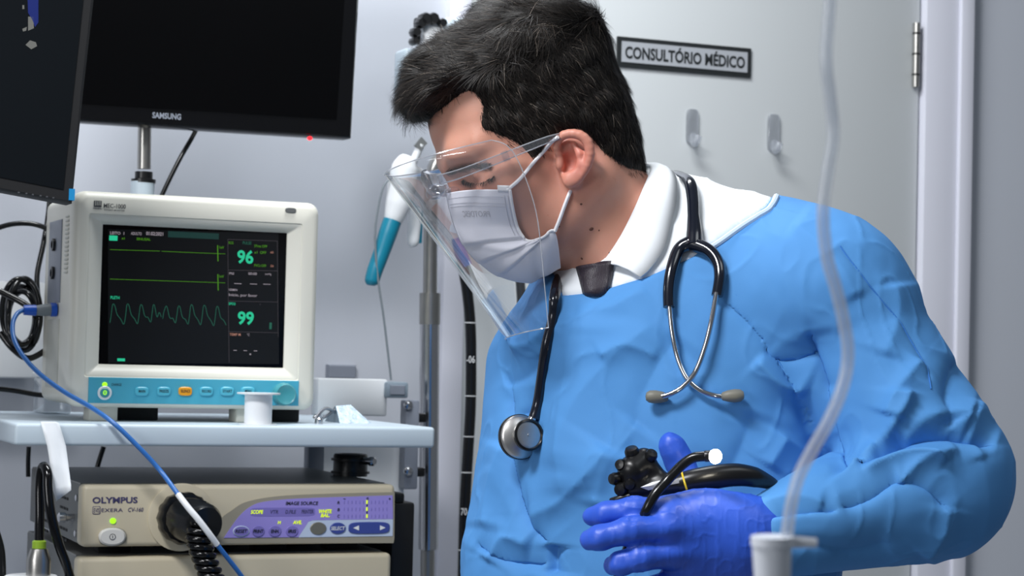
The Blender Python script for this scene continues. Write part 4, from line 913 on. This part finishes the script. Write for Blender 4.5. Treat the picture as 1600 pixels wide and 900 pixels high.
Pg,Fg=mesh_sdf(gown_sdf,lo,hi,.0046,1); Pg,Fg=subdiv(Pg,Fg); Pg=project(gown_sdf,project(gown_sdf,Pg))
Ng=grad(gown_sdf,Pg); edge=np.clip(-above(Pg)/.012,0,1); fd,sh_=fold_disp(Pg,Ng,True); Pg=Pg+Ng*(fd*edge)[:,None]+sh_*edge[:,None]
gown=mk('gown',(CW(Pg),Fg),'gown_fabric',person,angle=180,label='light blue surgical gown')
def gsm(pts,off=0.0):                         # points on the draped cloth
    c=march_many(gown_sdf,pts); n=grad(gown_sdf,c); return c+n*(fold_disp(c,n)*np.clip(-above(c)/.012,0,1)+off)[:,None]
def gsurf(x,y,off=0.0): return gsm([(x,y)],off)[0]
# skirt of the gown, trousers and shoes below the picture
cx=CW(Q(1015,1140,-.03))[0]; a_=CW(Q(1015,1140,-.03)+TA)[0]-cx; a_[2]=0; a_=nz(a_); n_=A(-a_[1],a_[0],0)
G=[]
for z_,ra,rb in ((cx[2]+.04,.135,.10),(cx[2]-.02,.165,.13),(.82,.19,.16),(.60,.215,.19),(.42,.225,.20)):
    G.append([A(cx[0],cx[1],z_)+a_*ra*math.cos(t)*(1+.03*math.sin(9*t)*(1.1-z_))+n_*rb*math.sin(t)*(1+.03*math.cos(7*t)*(1.1-z_)) for t in np.linspace(0,2*math.pi,48,endpoint=False)])
mk('gown_skirt',loftgrid(G,True),'gown_fabric',gown,angle=180)
for s in (1,-1):
    b_=A(cx[0],cx[1],0)+a_*.09*s; mk('trouser_leg',tube([b_+ZZ*.75,b_+ZZ*.45,b_+ZZ*.07],[.085,.07,.06],20),'trousers',person)
    f_=-n_ if np.dot(n_,CW(TN)[0]-CT)<0 else n_
    x_,y_=(f_,np.cross(ZZ,f_)); mk('shoe',ellips(b_+f_*.05+ZZ*.042,(x_,y_,ZZ),(.14,.05,.042),24,12),'shoe_leather',person)
# neckline binding and seams
def strip(name,pts,r,m,off,par=gown,n=6): 
    C=catmull([A(*x) for x in pts],n); return mk(name,tube(CW(gsm(C,off)),r,8),m,par)
strip('neck_binding',[(1098,396),(1130,375),(1158,355),(1185,338),(1203,326),(1213,308)],.0030,'gown_edge',.0005)
strip('sleeve_seam',[(1312,388),(1369,459),(1437,555),(1452,610)],.0006,'gown_seam',.0004); strip('sleeve_seam',[(1150,460),(1176,507),(1224,576),(1251,624)],.0005,'gown_seam',.0004)
# shirt
NKP=Q(985,345,-.01); NKN=nz(np.cross(Q(945,408,.06)-Q(915,350,-.07),Q(1016,270,.0)-Q(915,350,-.07))); NKN=NKN*np.sign(NKN[1])
def shirt_sdf(p):
    nk=smax(s_cone(p,Q(962,352,-.012),Q(1000,450,-.03),.0635,.078),(p-Q(1016,270,.0))@NKN+.008,.004)
    return smax(smin(trunk(p)+.0035+.035*np.clip(-above(p)/.03,0,1),nk,.012),-(p[:,1]-Q(0,700,0)[1]),.01)
lo=np.array([Q(830,0,0)[0],Q(0,640,0)[1],-2.12]); hi=np.array([Q(1300,0,0)[0],Q(0,230,0)[1],-1.74])
Ps,Fs2=mesh_sdf(shirt_sdf,lo,hi,.006,2); Ps,Fs2=subdiv(Ps,Fs2); Ps=project(shirt_sdf,Ps); Ns=grad(shirt_sdf,Ps)
Ps=Ps+Ns*(.0022*vnoise(Ps*np.array([30,22,30]),41)+.0022*(1-np.abs(vnoise(Ps*np.array([24,30,24]),43)))**4)[:,None]
shirt=mk('shirt',(CW(Ps),Fs2),'shirt_cotton',person,angle=180,label='white dress shirt')
# collar: folded band round the neck (near wing, nape, far wing)
_b=lambda x,y,o=.005: march(body_sdf,x,y,1.7,2.1,o)
_s=lambda x,y,o=.004: march(shirt_sdf,x,y,1.7,2.1,o)
inn=[_b(940,412),_b(953,396),_b(972,366),_b(990,330),_b(1004,298),Q(1016,268,.008),Q(1012,258,-.030),Q(985,262,-.062),Q(945,300,-.075),Q(915,350,-.072),Q(900,395,-.050),Q(890,420,-.022)]
out=[_s(1000,434,.006),_s(1016,420,.006),_s(1036,390,.006),_s(1048,350,.006),_s(1056,315,.006),Q(1056,280,.015),Q(1044,268,-.035),Q(1000,280,-.085),Q(940,330,-.105),Q(890,390,-.100),Q(874,430,-.070),Q(872,466,-.030)]
I=catmull(inn,6); O_=catmull(out,6); rows=[]
low=I+np.array([[.004,-.02,-.004]])
for t in (0,.12,.4,.7,1.0):
    b=math.sin(math.pi*t)*.004; rows.append(I*(1-t)+O_*t+A(0,b,b*.6))
mk('collar',(CW(loftgrid(np.array(rows))[0]),loftgrid(np.array(rows))[1]),'shirt_cotton',shirt,angle=180,label='white shirt collar',thick=.0022)
sb=[];
for t in (0,1): sb.append(I*1.0+np.array([[.0015,-.035*t,-.001]]))
mk('collar_stand',(CW(loftgrid(np.array(sb))[0]),loftgrid(np.array(sb))[1]),'shirt_cotton',shirt,angle=180,thick=.0015)
# tie
tg=[]
for t in np.linspace(0,1,9):
    xl=902+12*t; xr=958-10*t; S=np.linspace(0,1,13); P=[(xl+(xr-xl)*s,416+46*t-9*s*(1-t)) for s in S]
    B=march_many(lambda p:np.minimum(shirt_sdf(p),body_sdf(p)),P,1.75,2.1); tg.append([b_+A(0,0,.002+.009*math.sin(math.pi*s)**.6) for b_,s in zip(B,S)])
tv_,tf_=loftgrid(tg); mk('tie',(CW(tv_),tf_),'tie_silk',person,angle=180,label='dark patterned tie',thick=.004)

# ---------------------------------------------------------------- gloved hand
def hand_sdf(p):
    d=s_ell(p,Q(1105,838,.205),np.array([nz(A(1,-.03,.05)),nz(A(.03,1,0)),A(0,0,1)]),(.046,.040,.019))
    for w_,kn,r in (((1162,812,.192),(1046,799,.216),.0135),((1166,828,.195),(1042,826,.226),.0135),((1166,850,.195),(1050,866,.222),.013),((1160,872,.190),(1066,898,.208),.012)):
        d=smin(d,s_cone(p,Q(*w_),Q(*kn),r+.004,r-.001),.014)
    d=smin(d,s_cone(p,Q(1158,842,.192),Q(1230,838,.180),.032,.030),.02)
    fi=[([(1046,799,.216),(990,796,.219),(946,803,.215),(926,807,.208)],[.0115,.0105,.0098,.0082]),
        ([(1042,826,.226),(984,829,.238),(938,840,.236),(921,844,.230)],[.0120,.0110,.0100,.0085]),
        ([(1050,866,.222),(1002,872,.238),(970,880,.234),(958,884,.226)],[.0115,.0105,.0095,.0082]),
        ([(1066,898,.208),(1024,918,.226),(996,930,.222),(984,935,.214)],[.0105,.0092,.0085,.0075])]
    for pts,rs in fi: d=smin(d,s_chain(p,[Q(*x) for x in pts],rs,.005),.0055)
    d=smin(d,s_chain(p,[Q(1120,812,.185),Q(1084,768,.155),Q(1062,722,.145),Q(1051,700,.145),Q(1047,692,.146)],[.020,.0135,.0112,.0100,.0085],.008),.010)
    return d
lo=np.minimum(Q(895,960,.26),Q(895,960,.1)); hi=np.maximum(Q(1245,668,.26),Q(1245,668,.1)); lo,hi=np.minimum(lo,hi)-.002,np.maximum(lo,hi)+.002
Pn,Fn=mesh_sdf(hand_sdf,lo,hi,.0022,2); Pn,Fn=subdiv(Pn,Fn); Pn=project(hand_sdf,Pn); Nn=grad(hand_sdf,Pn); qn=topx(Pn)
tip=np.clip(1-np.minimum.reduce([np.hypot(qn[:,0]-a,qn[:,1]-b) for a,b in ((925,807),(920,844),(957,884),(1047,692))])/45,0,1)
wr=.00035*(1-np.abs(vnoise(Pn*np.array([120,60,80]),51)))**5*sst(1040,1100,qn[:,0])+.0011*tip*vnoise(Pn*np.array([110,150,110]),52)+.0004*(1-np.abs(vnoise(Pn*np.array([150,90,90]),53)))**6*(1-tip)
kn_=np.zeros(len(Pn))
for x,y in ((1046,799),(1044,826),(1052,866)): kn_+=.0022*np.exp(-(((qn[:,0]-x)/22)**2+((qn[:,1]-y)/13)**2))
for x,y,w_ in ((988,797,7),(984,829,7),(1002,872,7)): kn_-=.0008*np.exp(-((qn[:,0]-x)/w_)**2)*(np.abs(qn[:,1]-y)<22)
Pn=Pn+Nn*(wr+kn_)[:,None]
mk('glove',(CW(Pn),Fn),'glove_nitrile',person,angle=180,label='blue nitrile glove on the left hand')

# the other gloved hand hangs below the picture
w0=Q(1225,838,.182); rel=Pn-w0; Pr=np.stack([-rel[:,1],rel[:,0],-rel[:,2]],1)+Q(786,1095,.03)
mk('glove',(CW(Pr),Fn[:,::-1].copy()),'glove_nitrile',person,angle=180,label='blue nitrile glove on the right hand')
# ---------------------------------------------------------------- surgical mask
Cc=catmull([A(*x) for x in ((697,303),(702,328),(713,362),(733,396),(766,424),(800,438),(832,441))],6)
Ee=catmull([A(*x) for x in ((797,297),(802,328),(810,358),(824,376),(846,371),(867,362),(876,418))],6)
nr_=len(Cc); ncol=15; mids=[];
Cp=[Q(x,y,.018) for x,y in Cc]; Ep=march_many(body_sdf,Ee,1.75,2.1,.0035)
def mask_pt(t,s):                             # t down the mask 0..1, s from the centre line 0 to the near edge 1
    k=t*(nr_-1); i=min(int(k),nr_-2); f=k-i; C_=Cp[i]*(1-f)+Cp[i+1]*f; E_=Ep[i]*(1-f)+Ep[i+1]*f
    lat=np.dot(E_-C_,HLt); ctrl=C_+HLt*lat*.78+(E_-C_-HLt*lat)*.18; p=(1-s)**2*C_+2*s*(1-s)*ctrl+s*s*E_
    n=nz(HF*(1-s)+HLt*(s*.9+.05)-HU*.3*t)
    saw=lambda x,c,w: np.clip((x-c)/w,0,1)*(x<c+w)
    pl=.0024*(saw(t,.30,.13)+saw(t,.45,.13)+saw(t,.60,.14))*np.clip(s*6,0.3,1)
    wr=.0016*math.sin(9*s+14*t)*t*(s*(1-s)*4)+.0022*math.exp(-((t-.55-.35*(s-.7))/.05)**2)*s+.0018*math.exp(-((t-.7+.5*(s-.8))/.04)**2)*s
    return p+n*(pl+wr)
G=[]
for t in np.linspace(0,1,60):
    near=[mask_pt(t,s) for s in np.linspace(0,1,34)]; far=[p-2*np.dot(p-H0,HLt)*HLt for p in near[:0:-1]]; G.append([*far,*near])
mv,mf=loftgrid(G); fm=mk('face_mask',(CW(mv),mf),'mask_paper',person,angle=180,thick=.0012,label='white pleated surgical mask')
def mstrip(t0,t1,s0,s1,n=24,o=.0012): return [mask_pt(t0+(t1-t0)*k/n,s0+(s1-s0)*k/n)+nz(HF*.4+HLt)*o for k in range(n+1)]
st_=[]
for (t0,s0,t1,s1) in ((.075,.06,.075,.93),(.125,.06,.125,.93),(.15,.06,.15,.93),(.06,.93,.40,.93),(.06,.97,.40,.97)):
    n=44
    for k in range(n):
        a=mask_pt(t0+(t1-t0)*k/n,s0+(s1-s0)*k/n); b=mask_pt(t0+(t1-t0)*(k+.45)/n,s0+(s1-s0)*(k+.45)/n); o=nz(HF*.4+HLt)*.0012; st_.append(tube(CW(np.array([a+o,b+o])),.00032,4))
mk('stitching',join(*st_),'mask_print',fm,kind='stuff')
V,F=text2d('PROTDESC',.01); tv_=[]
for v in V: tv_.append(mask_pt(.235-.045*v[1],.30+.42*(1-v[0]))+nz(HF*.5+HLt)*.0011)
mk('lettering',(CW(np.array(tv_)),F),'mask_print',fm,smooth=False,label='faint mirrored print')
es=Ep; mk('mask_binding',tube(CW(np.array([mask_pt(t,1.0)+A(0,0,.0008) for t in np.linspace(.0,.83,40)])),.0013,8),'mask_strap',fm)
up=[mask_pt(.0,.97),*[march(body_sdf,x,y,1.7,2.1,.002) for x,y in ((812,280),(832,256),(850,236),(862,222),(872,214))]]
mk('ear_loop',tube(CW(catmull(up,5)),.0017,8),'mask_strap',fm)
dn=[mask_pt(.83,1.0),*[march(body_sdf,x,y,1.7,2.1,.002) for x,y in ((874,344),(882,322),(889,304))],Q(893,295,.064)]
mk('ear_loop',tube(CW(catmull(dn,5)),.0017,8),'mask_strap',fm)
mk('nose_tab',(lambda G:(CW(loftgrid(G)[0]),loftgrid(G)[1]))([[mask_pt(t,s)+A(0,.004*(1-t*10),.0015) for s in np.linspace(.86,.99,5)] for t in np.linspace(0,.05,4)]),'mask_strap',fm,thick=.001)

# ---------------------------------------------------------------- face shield with clear spectacle frame
fs=empty('face_shield',CW(Q(797,527,.02))[0],'clear plastic face shield on transparent spectacle frame worn by the doctor','face shield')
near=catmull([Q(768,219,.082),Q(790,226,.088),Q(808,248,.090),Q(829,300,.092),Q(841,350,.094),Q(850,437,.098),Q(857,512,.10)],6)
def mir(p): return p-2*np.dot(p-H0,HLt)*HLt
far=np.array([mir(p) for p in near]); n_r=len(near); arc=np.concatenate([[0],np.cumsum(np.linalg.norm(np.diff(near,axis=0),axis=1))]); tt=arc/arc[-1]
fr_=np.array([Q(602+(796-602)*max(0,(t-.12)/.88),271+(526-271)*max(0,(t-.12)/.88),.028) for t in tt])
def sh_pt(i,ph): 
    mid=(near[i]+far[i])/2; c,s=math.cos(ph),math.sin(ph); return mid+(near[i]-far[i])/2*math.copysign(abs(c)**.9,c)+(fr_[i]-mid)*s**.85
phs=np.linspace(0,math.pi,57); G=[[sh_pt(i,ph) for ph in phs] for i in range(n_r)]
v_,f_=loftgrid(G); mk('visor',(CW(v_),f_),'shield_film',fs,angle=180)
mk('visor_rim',tube(CW(np.array(G[0])),.0006,6),'shield_edge',fs); mk('visor_rim',tube(CW(np.array(G[-1])),.0006,6),'shield_edge',fs); mk('visor_rim',tube(CW(np.array([g[0] for g in G])),.0005,6),'shield_edge',fs)
# spectacle frame
def bar(pts,h,th,name,m='frame_clear',par=fs):
    C=catmull(pts,6); T=np.gradient(C,axis=0); V=[];F=[]
    for i,(p,t) in enumerate(zip(C,T)):
        t=nz(t); o=nz(np.cross(t,HU)); u=np.cross(o,t); hh=h[0]+(h[1]-h[0])*i/(len(C)-1)
        V+= [p+u*hh/2+o*th/2,p-u*hh/2+o*th/2,p-u*hh/2-o*th/2,p+u*hh/2-o*th/2]
    n=len(C)
    for i in range(n-1):
        for k in range(4): F.append((4*i+k,4*i+(k+1)%4,4*i+4+(k+1)%4,4*i+4+k))
    F+=[(3,2,1,0),(4*n-4,4*n-3,4*n-2,4*n-1)]
    return mk(name,(CW(np.array(V)),F),m,par,angle=30)
tm=[Q(686,281,.060),Q(720,271,.072),Q(770,252,.080),Q(820,232,.084),Q(860,217,.084),Q(886,211,.080)]
ta=bar(tm,(.0085,.0050),.0022,'temple_arm')
for s_ in (1,-1): mk('arm_edge',tube(CW(catmull([p+HU*s_*(.0043-.0018*i/5) for i,p in enumerate(tm)],6)),.0006,6),'shield_edge',ta)
bar([mir(p) for p in tm],(.0085,.0050),.0022,'temple_arm')
for x,y in ((757,257),(790,244)): bar([Q(x-5,y+2,.0835),Q(x+5,y-2,.0845)],(.010,.010),.002,'arm_clip')
fb=[Q(690,281,.060),Q(674,279,.045),Q(666,274,.020)]; c0_=HL(.121,-.030,0)
bar([*fb,c0_,*[mir(p) for p in fb[::-1]]],(.011,.011),.003,'brow_bar')
for s in (0,1):
    g=(lambda p:p) if s==0 else mir
    mk('nose_bridge',tube(CW(catmull([g(Q(672,280,.030)),g(Q(676,292,.026)),g(Q(690,298,.026)),g(Q(704,300,.026))],6)),[.0036,.0042,.0040,.003],14),'frame_clear',fs)
    e_=ellips(g(Q(709,298,.030)),frame(nz(A(.2,.0,1))),(.0042,.0058,.0018),18,10); mk('nose_pad',(CW(e_[0]),e_[1]),'frame_clear',fs)
    e_=ellips(g(Q(684,296,.036)),frame(nz(A(-.3,.1,1))),(.0065,.0085,.0045),18,10); mk('frame_joint',(CW(e_[0]),e_[1]),'frame_clear',fs)
# ---------------------------------------------------------------- stethoscope
ss=empty('stethoscope',CW(gsurf(1085,640,.006))[0],'stethoscope with black tubing and chrome ear tubes hung round the neck','stethoscope')
def gs(pts,off): return list(gsm(pts,off))
def ssurf(x,y,off): 
    f=lambda p: np.minimum(gown_sdf(p),shirt_sdf(p)); c=march(f,x,y); return c+grad(f,c[None])[0]*off
r1=catmull([Q(1030,285,-.07),Q(1052,276,-.04),Q(1066,279,-.005),*[ssurf(x,y,.0075) for x,y in ((1077,298),(1082,320),(1084,345),(1086,372),(1086,392))]],6)
mk('main_tube',tube(CW(r1),[.0062,.0062,.006,.0058,.0056,.0056,.0075,.0085],16),'tube_navy',ss)
mk('yoke_arm',tube(CW(catmull(gs(((1086,390),(1066,401),(1052,425),(1047,455),(1047,483)),.007),6)),[.0075,.0060,.0056,.0054,.0052],16),'tube_navy',ss)
mk('yoke_arm',tube(CW(catmull(gs(((1086,390),(1108,397),(1124,416),(1128,438),(1122,466)),.007),6)),[.0075,.0060,.0056,.0054,.0052],16),'tube_navy',ss)
for pts,z in (([(1048,480),(1052,520),(1060,560),(1074,592),(1094,611),(1116,619),(1136,620)],.007),([(1122,463),(1114,505),(1103,545),(1088,582),(1070,605),(1052,617),(1036,622)],.0105)):
    mk('ear_tube',tube(CW(catmull(gs(pts,z),6)),.0024,12),'chrome',ss)
for (x,y,dx) in ((1143,619,1),(1029,622,-1)):
    c=gsurf(x,y,.009); ax_=A(dx,.05,0); prof=[(.0022,-.010),(.0036,-.009),(.0052,-.004),(.0060,.002),(.0055,.007),(.0035,.0098),(0,.0105)]; V,F=lathe(prof,c,ax_,20); mk('ear_tip',(CW(V),F),'eartip_grey',ss)
lt=[Q(905,400,-.07),Q(885,440,-.03),*gs(((873,468),(866,496),(857,540),(847,590),(839,630),(835,655)),.0065)]
lt[1]=lt[1]*.5+lt[2]*.5+A(0,.012,-.012)
mk('main_tube',tube(CW(catmull(lt,6)),.0052,16),'tube_navy',ss)
cpc=gsurf(829,684,.014); ax_=nz(A(.42,.16,.88))
V,F=lathe([(.0,-.010),(.0185,-.010),(.0205,-.008),(.0205,-.004),(.018,-.001),(.008,.001),(.008,.006)],cpc,ax_,44); mk('diaphragm_disc',(CW(V),F),'disc_steel',ss)
V,F=lathe([(.008,.004),(.0125,.006),(.0140,.010),(.0140,.013)],cpc,ax_,40); mk('bell',(CW(V),F),'disc_steel',ss)
V,F=lathe([(.0138,.010),(.0148,.0115),(.0148,.0145),(.0128,.0155),(.0122,.0140),(.0138,.010)],cpc,ax_,40,cap=False); mk('bell_rim',(CW(V),F),'black_rubber',ss)
V,F=lathe([(.0125,.0135),(.011,.0140),(.0015,.0128),(.0012,.0140),(0,.0140)],cpc,ax_,40); mk('bell_face',(CW(V),F),'disc_steel',ss)
V,F=lathe([(.0196,-.0088),(.0212,-.008),(.0212,-.0045),(.0196,-.0035)],cpc,ax_,44); mk('diaphragm_rim',(CW(V),F),'black_rubber',ss)
mk('stem',tube(CW(np.array([gsurf(835,652,.0075),cpc+ax_*.003])),[.0040,.0034],12),'chrome',ss)

# ---------------------------------------------------------------- endoscope in the hand
en=empty('endoscope',CW(Q(1010,800,.2))[0],'black flexible endoscope with a lit tip held in the gloved hand','endoscope')
X3b=lambda x:880+x/3.75; Y3b=lambda y:660+y/3.75
gp=catmull([Q(1060,758,.188),Q(1085,751,.189),Q(1118,745,.188),Q(1150,742,.184),Q(1180,746,.178),Q(1210,757,.168)],6)
mk('grip',tube(CW(gp),[.0098,.0102,.0103,.0100,.0088,.0045],22),'black_plastic',en)
V,F=lathe([(.0104,-.0008),(.0107,0),(.0104,.0008)],gp[3],gp[4]-gp[3],28); mk('yellow_band',(CW(V),F),'yellow_ring',en,label='thin yellow ring')
def eb(p):
    d=s_cone(p,Q(1000,764,.186),Q(1072,755,.188),.0085,.0096)
    d=smin(d,s_chain(p,[Q(990,765,.184),Q(990,735,.182),Q(1006,716,.178)],[.0095,.0125,.0085],.006),.006)
    d=smin(d,s_cone(p,Q(1006,722,.180),Q(1034,748,.184),.0095,.006),.006)
    return d
lo=np.minimum(Q(955,800,.165),Q(955,800,.205)); hi=np.maximum(Q(1085,695,.165),Q(1085,695,.215)); lo,hi=np.minimum(lo,hi)-.002,np.maximum(lo,hi)+.002
Pe,Fe=mesh_sdf(eb,lo,hi,.0016,2); mk('control_body',(CW(Pe),Fe),'black_plastic',en,angle=180)
for x,y,z,r,ax_ in ((972,727,.186,.0052,(-.5,.2,.8)),(963,748,.186,.0056,(-.8,.0,.6)),(972,764,.188,.0062,(-.5,-.1,.9)),(1016,714,.186,.0056,(.3,.7,.6)),(988,709,.182,.0064,(-.2,.9,.4)),(985,756,.192,.0050,(-.2,-.1,1))):
    V,F=lathe([(r*.75,-.006),(r,-.004),(r,.003),(r*.8,.0055),(0,.006)],Q(x,y,z),nz(A(*ax_)),20); mk('control_knob',(CW(V),F),'black_plastic',en)
mk('control_lever',tube(CW(catmull([Q(955,783,.186),Q(968,779,.19),Q(984,776,.19)],4)),[.0028,.003,.004],10),'black_plastic',en)
pl=[march(eb,X3b(x),Y3b(y),1.6,1.95,.0005) for x,y in ((452,380),(520,350),(590,335),(690,332),(698,352),(600,372),(500,398))]
mk('name_plate',(CW(np.array([*pl,np.mean(pl,0)+A(0,0,.0012)])),[(i,(i+1)%7,7) for i in range(7)]),'label_silver',en,label='silver name plate')
ins=[(300,960,.214),(330,890,.214),(375,745,.2155),(410,675,.2165),(442,615,.2185),(468,560,.2275),(492,505,.2325),(540,420,.231),(615,335,.226),(690,255,.226),(750,212,.227),(800,200,.228),(868,197,.229)]
ip=catmull([Q(X3b(x),Y3b(y),z) for x,y,z in ins],6)
mk('insertion_shaft',tube(CW(ip),.0043,14),'black_rubber',en)
V,F=lathe([(.0043,-.006),(.0048,-.005),(.0048,.001),(.004,.002),(0,.002)],ip[-1],ip[-1]-ip[-3],20); mk('tip_collar',(CW(V),F),'black_plastic',en)
e_=ellips(ip[-1]+A(.003,0,.0035),np.eye(3),(.0055,.0062,.0040),18,12); mk('lit_tip',(CW(e_[0]),e_[1]),'tip_glow',en,label='bright white glowing tip')

# ---------------------------------------------------------------- drip line in the foreground
DI=0.85
iv=empty('drip_line',W(1215,930,DI),'blurred clear drip line with white connector hanging in the foreground','drip line')
ivp=[(1330,-2600),(1322,-1400),(1316,-700),(1312,-300),(1303,-120),(1297,0),(1291,90),(1297,150),(1302,210),(1293,270),(1286,330),(1292,400),(1306,450),(1318,500),(1325,550),(1318,600),(1296,655),(1268,705),(1248,745),(1236,790),(1228,850)]
mk('line',tube(CW(catmull([cpt(x,y,DI) for x,y in ivp],5)),.0026,14),'iv_clear',iv)
mk('connector',tube(CW(np.array([cpt(1206,848,DI),cpt(1207,900,DI),cpt(1207,1000,DI)])),[.0083,.0076,.0061],24),'iv_white',iv)
mk('line',tube(CW(catmull([cpt(x,y,DI) for x,y in ((1207,990),(1205,1300),(1190,2000),(1150,3200))],6)),.0026,12),'iv_clear',iv)
mk('connector_cap',tube(CW(np.array([cpt(1207,838,DI),cpt(1207,852,DI)])),.0090,24),'iv_white',iv); mk('flange',tube(CW(np.array([cpt(1236,847,DI),cpt(1276,848,DI)])),[.0026,.0019],12),'iv_white',iv)
